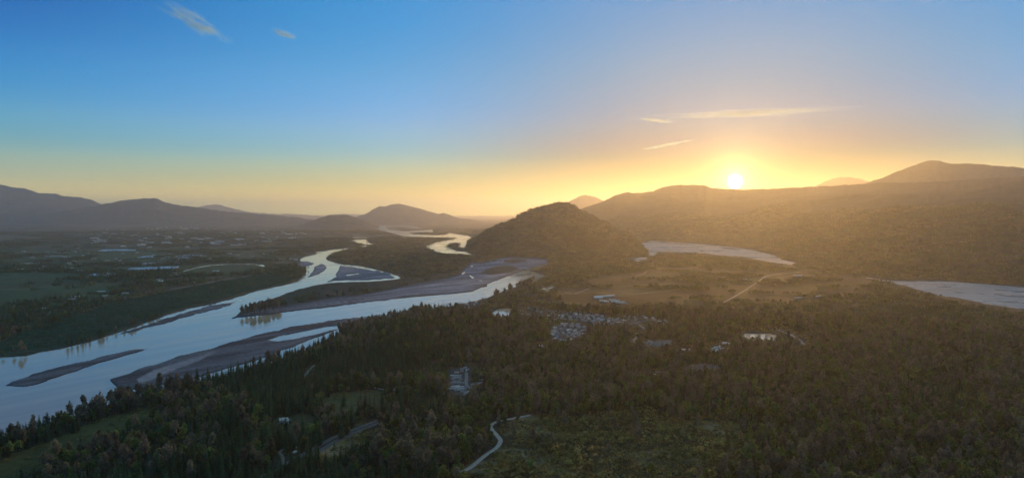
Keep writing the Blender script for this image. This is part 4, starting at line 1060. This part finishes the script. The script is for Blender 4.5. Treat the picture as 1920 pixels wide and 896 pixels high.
def house_variant(kind):
    w_, r_, c_ = MB(), MB(), MB()
    wins, door = [], MB()
    L, W, hw, hr = {0: (13, 8.5, 3.2, 2.6), 1: (11, 9, 5.6, 2.8), 2: (15, 9, 3.0, 2.4), 3: (12, 10, 5.4, 2.2)}[kind]
    gable_wall(w_, L, W, hw, hr); gable_roof(r_, L, W, hw, hr)
    if kind in (2, 3):
        gable_wall(w_, 6.5, 6, hw * .95, 1.8, L / 2 - 1.5, -W / 2 - 1.0); gable_roof(r_, 6.5, 6, hw * .95, 1.8, .4, .2, L / 2 - 1.5, -W / 2 - 1.0)
    bx(c_, -L * .28, -L * .28 + 1.0, .6, 1.5, hw, hw + hr + 1.3)
    for sx in (-.3, .02, .3):
        for zz in ((1.0,) if hw < 4 else (1.0, 3.7)):
            wm = MB(); bx(wm, sx * L - .7, sx * L + .7, -W / 2 - .06, -W / 2 - .004, zz, zz + 1.3); wins.append(wm)
    bx(door, -L * .17 - .5, -L * .17 + .5, -W / 2 - .07, -W / 2 - .003, 0, 2.1)
    return w_, r_, c_, wins, door
HV = [house_variant(k_) for k_ in range(4)]
_mesh_cache = {}
def cached(key, mb, name, mats):
    if key not in _mesh_cache: _mesh_cache[key] = mb.mesh(name, mats)
    return _mesh_cache[key]
def child(name, me, root):
    o = bpy.data.objects.new(name, me); C.objects.link(o); o.parent = root; return o
def root_at(name, p, rot, sc=1.0):
    o = bpy.data.objects.new(name, None); C.objects.link(o); o.empty_display_size = 3
    o.location = p; o.rotation_euler = (0, 0, rot); o.scale = (sc, sc, sc); return o
def house(px, py, label, group=None, kind=None, wall=None, roof=None, rot=None, sc=1.0, detail=False, name='house'):
    kind = random.randrange(4) if kind is None else kind
    wall = random.choice((0, 0, 1, 2, 3)) if wall is None else wall
    roof = random.choice((0, 0, 1, 1, 3, 3, 2, 4)) if roof is None else roof
    rot = random.uniform(0, 3.14) if rot is None else rot
    o = root_at(name, ground(px, py), rot, sc * random.uniform(.92, 1.08))
    w_, r_, c_, wins, door = HV[kind]
    child('wall', cached(('w', kind, wall), w_, 'wall', (WALLS[wall],)), o)
    rf = child('roof', cached(('r', kind, roof), r_, 'roof', (ROOFS[roof],)), o)
    if detail:
        child('chimney', cached(('c', kind), c_, 'chimney', (M_brick,)), rf)
        for k_, wm in enumerate(wins): child('window', cached(('win', kind, k_), wm, 'window', (M_pane,)), o)
        child('door', cached(('d', kind), door, 'door', (M_door,)), o)
    return tag(o, label, 'house', group)
def barn(px, py, length, width, label, rot=0.0, roof=4, hw=4.5, group=None, name='barn', cat='barn', wall=0, hr=None):
    o = root_at(name, ground(px, py), rot)
    w_, r_ = MB(), MB(); hr = width * .16 if hr is None else hr
    gable_wall(w_, length, width, hw, hr); gable_roof(r_, length, width, hw, hr, .6, .25)
    child('wall', w_.mesh('wall', (WALLS[wall],)), o); child('roof', r_.mesh('roof', (ROOFS[roof],)), o)
    dm = MB(); bx(dm, length / 2 + .004, length / 2 + .12, -min(2.2, width * .3), min(2.2, width * .3), 0, 3.6)
    child('door', dm.mesh('door', (WALLS[1],)), o)
    return tag(o, label, cat, group)
M_film = new_mat('greenhouse_glazing')[0]
bb = M_film.node_tree.nodes['Principled BSDF']; bb.inputs['Base Color'].default_value = (.60, .62, .60, 1); bb.inputs['Roughness'].default_value = .16; bb.inputs['Specular IOR Level'].default_value = .8
M_film2 = new_mat('shade_cloth')[0]
bb = M_film2.node_tree.nodes['Principled BSDF']; bb.inputs['Base Color'].default_value = (.44, .46, .50, 1); bb.inputs['Roughness'].default_value = .35
M_frame = wall_mat('greenhouse_frame', (.5, .52, .53))
def greenhouse(corners, label, film=None, bays=14):
    """a glasshouse block of many ridged bays; corners in photo pixels: front left, front right, back right, back left"""
    Q = np.array([ground(a, b_) for a, b_ in corners]); z0 = Q[:, 2].max()
    base = Q.mean(0)
    o = root_at('greenhouse', (base[0], base[1], z0), 0)
    L = Q[:, :2] - base[:2]
    eave, ridge = 5.0, 6.6
    w_, f_ = MB(), MB()
    for i in range(4):
        j = (i + 1) % 4
        w_.poly(((*L[i], -2.5), (*L[j], -2.5), (*L[j], eave), (*L[i], eave)))
    child('wall', w_.mesh('wall', (film or M_film,)), o)
    for k_ in range(bays):
        a0, a1, am = k_ / bays, (k_ + 1) / bays, (k_ + .5) / bays
        fr = lambda u_: L[0] * (1 - u_) + L[3] * u_
        bk = lambda u_: L[1] * (1 - u_) + L[2] * u_
        m_ = MB()
        A0, A1, AM, B0, B1, BM = fr(a0), fr(a1), fr(am), bk(a0), bk(a1), bk(am)
        m_.poly(((*A0, eave), (*B0, eave), (*BM, ridge), (*AM, ridge))); m_.poly(((*AM, ridge), (*BM, ridge), (*B1, eave), (*A1, eave)))
        m_.poly(((*A0, eave), (*AM, ridge), (*A1, eave))); m_.poly(((*B0, eave), (*B1, eave), (*BM, ridge)))
        child('roof_bay', m_.mesh('roof_bay', (film or M_film,)), o)
    return tag(o, label, 'greenhouse')

def in_poly_points(poly, n, min_m, seed):
    r_ = np.random.default_rng(seed); P = np.array(poly, float); out_ = []; xy = np.zeros((0, 2))
    A = r_.uniform(P[:, 0].min(), P[:, 0].max(), 5000); B = r_.uniform(P[:, 1].min(), P[:, 1].max(), 5000)
    k_ = sdf(poly, A, B) > 0; A, B = A[k_], B[k_]
    gx, gy = flat_ground(A, B); ok = np.ones(len(A), bool)
    for Pw, w in ROAD_W: ok &= line_dist(Pw, gx, gy) > w * .5 + 6
    for a, b_, u_, v_ in zip(A[ok], B[ok], gx[ok], gy[ok]):
        if len(out_) >= n: break
        if len(xy) and ((xy - (u_, v_)) ** 2).sum(1).min() < min_m ** 2: continue
        out_.append((a, b_)); xy = np.vstack([xy, (u_, v_)])
    return out_
CL = [
 ([(1034,624),(1040,613),(1058,606),(1080,607),(1097,612),(1096,622),(1080,634),(1060,640),(1038,635)], 58, 17, 'small pale roofed house packed in the dense left block of the village', 'houses in the dense village block', .5),
 ([(1052,589),(1075,583),(1110,586),(1130,592),(1130,602),(1090,603),(1055,599)], 48, 19, 'house in the long village row along the street', 'houses along the village street', .1),
 ([(1120,594),(1165,598),(1180,592),(1208,594),(1216,600),(1190,606),(1165,615),(1130,617),(1110,607)], 52, 19, 'house at the right end of the village by the curling road', 'houses at the right end of the village', -.25),
 ([(1217,597),(1250,600),(1252,611),(1220,610)], 11, 22, 'outlying house beyond the right end of the village street', 'outlying village houses', .1),
 ([(968,586),(985,578),(1020,576),(1050,584),(1050,600),(1020,606),(985,600)], 30, 24, 'scattered village house just right of the bright pond', 'scattered houses by the pond', .3),
 ([(866,570),(884,566),(905,564),(906,574),(890,584),(868,588)], 22, 20, 'small grey roofed house crowded on the river bank behind the bluff', 'houses on the river bank', .6),
]
for q, (poly, n, mm, lab, grp, rot) in enumerate(CL):
    for a, b_ in in_poly_points(poly, n, mm, 100 + q):
        house(a, b_, lab, grp, rot=rot + random.choice((0, 1.57, .2, -.2)), sc=random.uniform(.62, .85), roof=random.choice((4, 4, 0, 3, 1, 2, 5) if q == 0 else (5, 1, 3, 2, 0, 2, 4)))
# lone houses and farm buildings
house(1013,650,'pale blue roofed house standing alone in the forest below the village',None,2,0,4,.2,1.25,True)
house(917,635,'lone small white house deep in the forest left of the village',None,0,0,4,.4,.9,True)
house(532,792,'white roofed house in the yard at lower left',None,3,0,0,.3,1.0,True)
house(589,796,'small white shed at the edge of the lower left yard',None,0,0,4,1.2,.55,name='shed')
house(551,841,'tiny white shed at the top of the dirt driveway, upper of two',None,0,0,4,.3,.5,name='shed')
house(553,848,'tiny white shed at the top of the dirt driveway, lower of two',None,0,0,4,1.0,.5,name='shed')
house(572,821,'small tan roofed cabin left of the highway',None,0,2,2,.5,.7,name='cabin')
barn(536,829,14,5,'long narrow grey roof beside the dirt driveway',.5,1,2.6,name='shed',cat='shed')
house(659,838,'tiny pale hut in the brush below the highway',None,0,2,0,.3,.45,name='hut')
barn(1284,658,24,10,'long bright white roofed hall in the right hand forest',.02,4,4.5,name='hall',cat='hall')
barn(1269,657.5,7,5,'small white shed just left of the bright hall',.1,4,3,name='shed',cat='shed')
for i, (a, b_) in enumerate([(1337,655),(1341,652.5),(1343,657),(1348,650.5),(1350,655),(1354,658),(1357,654.5),(1346,660),(1339,659)]):
    house(a, b_, 'bright little house in the cluster left of the forest pond', 'houses left of the forest pond', 0, 0, 4, .3 * i, .75)
house(1359,645,'larger bright house above the cluster left of the forest pond',None,2,0,4,.2,1.1,True)
house(1223.5,705,'white roofed farmhouse below the dirt lot, upper of two',None,2,0,4,.1,1.0,True)
house(1230,712,'white roofed farmhouse below the dirt lot, lower of two',None,0,0,4,-.2,1.0,True)
barn(1237,698,17,9,'tan roofed barn above the two white farmhouses',.05,2,4,wall=2)
for i, (a, b_) in enumerate([(1211,642.5),(1216,641),(1221,643),(1214,646),(1219,647)]):
    house(a, b_, 'pale mauve roofed house at the left edge of the dirt lot', 'houses at the dirt lot', 0, 1, 3, .5 * i, .8)
for i, (a, b_) in enumerate([(1286,700),(1293,699)]):
    house(a, b_, ('left' if i == 0 else 'right') + ' one of two small brown roofed cabins by the bare dirt patch', None, 0, 2, 2, .2, .75, name='cabin')
barn(1133,557,95,16,'long white roofed barn at the edge of the green field',.42,4,5)
barn(1122,559.5,36,20,'broad white roofed barn at the end of the farm road',-.1,4,5)
for i, (a, b_, l_) in enumerate([(1131,565,30),(1137,566,20)]):
    barn(a, b_, l_, 12, ('first' if i == 0 else 'second') + ' low white shed below the broad barn', -.2, 4, 3.5, name='shed', cat='shed')
for i, (a, b_) in enumerate([(1148,563),(1152,566),(1156,564),(1160,567.5),(1165,568),(1169,569)]):
    barn(a, b_, 26, 13, 'grey white farm building in the cluster right of the long barn', -.15 + .1 * i, (0, 4, 1)[i % 3], 4, 'farm buildings right of the long barn')
barn(1402,525,42,14,'small white barn alone in the middle of the wide field',-.12,4,5)
house(1411,549,'tiny white house beside the straight field road',None,0,0,4,.2,1.2)
barn(1496,518,50,14,'white barn at the far right end of the wide field',.25,4,5)
barn(1497,559.5,30,10,'low pale shed at the right edge of the wide field',0,0,4,name='shed',cat='shed')
barn(1534,557.5,26,16,'bright white barn at the right corner of the wide field',.2,4,6)

# trailers parked in the forest clearing
TRAILER = []
for Lt, Wt in ((17, 4.6), (10, 3.2), (7.5, 2.6)):
    b_, r_, w1 = MB(), MB(), []
    bx(b_, -Lt / 2, Lt / 2, -Wt / 2, Wt / 2, .5, 3.0); bx(b_, -Lt / 2 + .8, Lt / 2 - .8, -Wt / 2 + .4, Wt / 2 - .4, -.6, .498)
    gable_roof(r_, Lt, Wt, 3.0, .55, .15, .12)
    for sx in (-.3, 0, .3):
        wm = MB(); bx(wm, sx * Lt - .6, sx * Lt + .6, -Wt / 2 - .05, -Wt / 2 - .004, 1.5, 2.5); w1.append(wm)
    TRAILER.append((b_, r_, w1))
def trailer(px, py, size, rot, label, roof, group=None):
    o = root_at('trailer', ground(px, py), rot); b_, r_, w1 = TRAILER[size]
    child('body', cached(('tb', size), b_, 'body', (WALLS[0],)), o); child('roof', cached(('tr', size, roof), r_, 'roof', (ROOFS[roof],)), o)
    for k_, wm in enumerate(w1): child('window', cached(('tw', size, k_), wm, 'window', (M_pane,)), o)
    return tag(o, label, 'trailer', group)
for a, b_, s_, rot, rf in [(856,699.5,1,.05,4),(852,705.5,0,.05,4),(861,705.5,1,.05,0),(857,709,0,.05,0),(849.5,711.5,2,.3,0),(864,712.5,2,.2,3),(856,714.5,0,.05,2),(865,719.5,1,.0,0),(848,719.8,2,.1,0),(856,718.5,0,.05,1)]:
    trailer(a, b_, s_, rot, 'white trailer in the upper rows left of the park lane', rf, 'trailers left of the lane, upper rows')
for a, b_, s_, rot, rf in [(853.5,726,0,.35,4),(862,727.5,0,.4,4),(851,729.8,0,.3,0),(866,730.5,0,.5,3),(860,732,0,.35,3),(868,735.5,1,.6,3),(875,737,1,1.0,0),(871,740.5,2,.3,0)]:
    trailer(a, b_, s_, rot, 'blue white trailer in the slanted rows at the lower end of the park', rf, 'trailers in the slanted lower rows')
for a, b_, s_, rot, rf in [(866,692.5,2,.4,1),(872,690.5,2,.2,0),(874.5,695.5,1,1.5,4),(878,693.5,2,1.2,3),(866,696.5,2,.1,1)]:
    trailer(a, b_, s_, rot, 'small trailer at the top end of the park lane', rf, 'trailers at the top of the lane')
for a, b_, s_, rot, rf in [(886,722.5,2,.3,0),(891,721.5,2,.2,2),(896,720.5,2,.4,0),(901,719.5,2,.3,0),(903,704,2,.2,0),(902,713.5,2,.6,2)]:
    trailer(a, b_, s_, rot, 'small pale trailer right of the park lane', rf, 'trailers right of the lane')
trailer(829,739.5,1,.1,'lone white trailer at the lower left of the park',0)
trailer(841,730,2,.6,'small lone trailer just left of the slanted rows',0)

# greenhouses and long barns of the far left bank
greenhouse([(183,471.6),(254,470.2),(258,468.2),(196,469.0)],'flat pale blue greenhouse block, farthest on the left plain')
greenhouse([(306,483.8),(340,485.6),(388,480.6),(362,477.8)],'broad grey blue covered field block right of the others',M_film2,18)
greenhouse([(236,508.5),(330,504.6),(336,500.6),(244,504.2)],'longest bright glasshouse strip in the middle of the left plain',None,10)
greenhouse([(158,516),(178,519.5),(222,515),(222,512.5)],'slanted blue glasshouse nearest on the left plain')
greenhouse([(262,484.6),(290,483.2),(288,480.2),(266,482.2)],'small pale glasshouse beside the broad covered field',None,6)
greenhouse([(264,497.4),(292,495.4),(290,493.6),(266,495.2)],'narrow dull glasshouse above the longest strip',M_film2,5)
for a, b_, l_, w_, rot, lab in [(52,505.2,170,14,.22,'long thin white barn at the left edge, left half of the line'),(98,500.6,165,14,.22,'long thin white barn continuing the line at the left edge'),(143,497.2,100,14,.12,'white barn at the right end of the long line'),(58,495,125,14,.10,'grey white barn above the long line at the left edge'),(126,503.5,90,18,.15,'broad pale barn below the long line'),(156,508.2,85,22,-.02,'dull grey broad barn left of the slanted glasshouse'),(100,480.8,130,16,.08,'faint barn farther back on the left plain'),(128,482,85,16,.02,'faint barn beside the farther one'),(230,494.6,60,14,.1,'short white barn above the longest glasshouse'),(136,562,30,12,.3,'bright white barn near the left bank, lower of the pair'),(141,557.5,34,10,.3,'bright white barn near the left bank, upper of the pair'),(190,548,32,10,.25,'white barn right of the bright pair'),(197,556,20,9,.3,'small white shed below the barn right of the pair'),(117,568.5,20,9,.2,'small white shed below the bright pair'),(88,579.5,26,10,.15,'pale shed nearest the left bank plantation'),(235,550.5,24,10,.2,'pale shed at the start of the dike road'),(365,530.5,28,9,.15,'small white shed on the dike road'),(405,509,36,12,0,'white shed in the field inside the slough'),(330,517,60,14,.1,'low grey barn behind the farm pond'),(322,513,50,12,.08,'low grey barn above the farm pond'),(437,489,44,12,0,'white barn above the slough'),(515,488,40,12,.1,'pale barn near the left river bend'),(554,487.5,30,16,0,'tiny white barn at the edge of the left river bend'),(497,508,34,12,.4,'white shed at the end of the slough')]:
    barn(a, b_, l_, w_, lab, rot, 4 if ('white' in lab) else 0, 4.5)
tp = in_poly_points([(150,436),(230,428),(330,426),(470,430),(560,432),(600,440),(520,452),(430,462),(330,466),(230,464),(160,458)], 110, 170, 200)
for a, b_ in tp:
    l_ = random.choice((30, 40, 55, 80, 120)); barn(a, b_, l_, random.uniform(18, 40), 'pale building speck in the far hazy town on the left plain', random.uniform(-.4, .4), random.choice((4, 4, 0, 3, 1)), random.uniform(6, 9), 'buildings of the far town', 'town_building', 'building')
tp = in_poly_points([(30,470),(160,462),(330,470),(520,470),(560,490),(420,492),(340,498),(210,500),(60,490)], 50, 90, 201)
for a, b_ in tp:
    barn(a, b_, random.uniform(16, 34), random.uniform(10, 16), 'small pale farm building among the trees of the left plain', random.uniform(-.5, .5), random.choice((4, 0, 1, 0)), random.uniform(4, 6), 'farm buildings of the left plain', 'farm_building', 'building')

# ------------------------------------------------------------------ thin high clouds, well above the haze
def cirrus(label, p0, p1, alt, width, thick, dens, seed, stretch=4.0, thr=.5):
    """a flat streak of ice cloud between two points of the sky, p0 and p1, at height alt"""
    E = []
    for px, py in (p0, p1):
        dx, dy, dz = px_dir(px, py); s_ = (alt - H) / dz; E.append((dx * s_, dy * s_))
    length = math.hypot(E[1][0] - E[0][0], E[1][1] - E[0][1]); turn = math.atan2(E[1][1] - E[0][1], E[1][0] - E[0][0])
    cxy = ((E[0][0] + E[1][0]) / 2, (E[0][1] + E[1][1]) / 2)
    bm = bmesh.new(); bmesh.ops.create_icosphere(bm, subdivisions=3, radius=1.0)
    me = bpy.data.meshes.new('cirrus_cloud'); bm.to_mesh(me); bm.free()
    o = bpy.data.objects.new('cirrus_cloud', me); C.objects.link(o)
    o.location = (cxy[0], cxy[1], alt); o.rotation_euler = (0, 0, turn); o.scale = (length / 2, width / 2, thick / 2)
    m_ = bpy.data.materials.new('cirrus_ice'); m_.use_nodes = True; t = m_.node_tree; t.nodes.clear()
    tcn = N(t, 'ShaderNodeTexCoord'); mp = N(t, 'ShaderNodeMapping')
    mp.inputs['Location'].default_value = (seed, seed * .7, 0); mp.inputs['Scale'].default_value = (length / width / stretch * 1.6, 1.6, .6)
    t.links.new(tcn.outputs['Object'], mp.inputs['Vector'])
    no = N(t, 'ShaderNodeTexNoise'); no.inputs['Scale'].default_value = 1.4; no.inputs['Detail'].default_value = 6.0; no.inputs['Roughness'].default_value = .62; no.inputs['Distortion'].default_value = .6
    t.links.new(mp.outputs[0], no.inputs['Vector'])
    ln = N(t, 'ShaderNodeVectorMath', operation='LENGTH'); t.links.new(tcn.outputs['Object'], ln.inputs[0])
    fall = math_n(t, 'MAXIMUM', math_n(t, 'SUBTRACT', 1.0, math_n(t, 'POWER', ln.outputs['Value'], 2.0)), 0.0)
    cut = math_n(t, 'MAXIMUM', math_n(t, 'SUBTRACT', math_n(t, 'ADD', no.outputs['Fac'], math_n(t, 'MULTIPLY', fall, .22)), thr + .18), 0.0)
    den = math_n(t, 'MULTIPLY', math_n(t, 'MULTIPLY', cut, fall), dens)
    pv = N(t, 'ShaderNodeVolumePrincipled'); pv.inputs['Color'].default_value = (.56, .84, 1.0, 1); pv.inputs['Anisotropy'].default_value = .5
    t.links.new(den, pv.inputs['Density'])
    mo = N(t, 'ShaderNodeOutputMaterial'); t.links.new(pv.outputs[0], mo.inputs['Volume'])
    me.materials.append(m_)
    return tag(o, label, 'cloud')
cirrus('long feathery white cirrus streak at the upper left', (286, -14), (436, 90), 9000, 1900, 500, 0.011, 3.1, 5.0, .42)
cirrus('small bright white cloud puff right of the upper left streak', (508, 53), (556, 75), 9000, 800, 350, 0.024, 7.7, 3.0, .40)
cirrus('long pale cirrus veil above the sun', (1150, 226), (1640, 200), 7000, 4200, 500, 0.0060, 12.3, 6.0, .40)
cirrus('short bright cirrus wisp at the left end of the veil', (1195, 221), (1270, 231), 7000, 1300, 300, 0.014, 18.0, 5.0, .40)
cirrus('faint cirrus wisp left of and above the sun', (1190, 284), (1320, 258), 7000, 1900, 300, 0.011, 23.9, 4.0, .40)
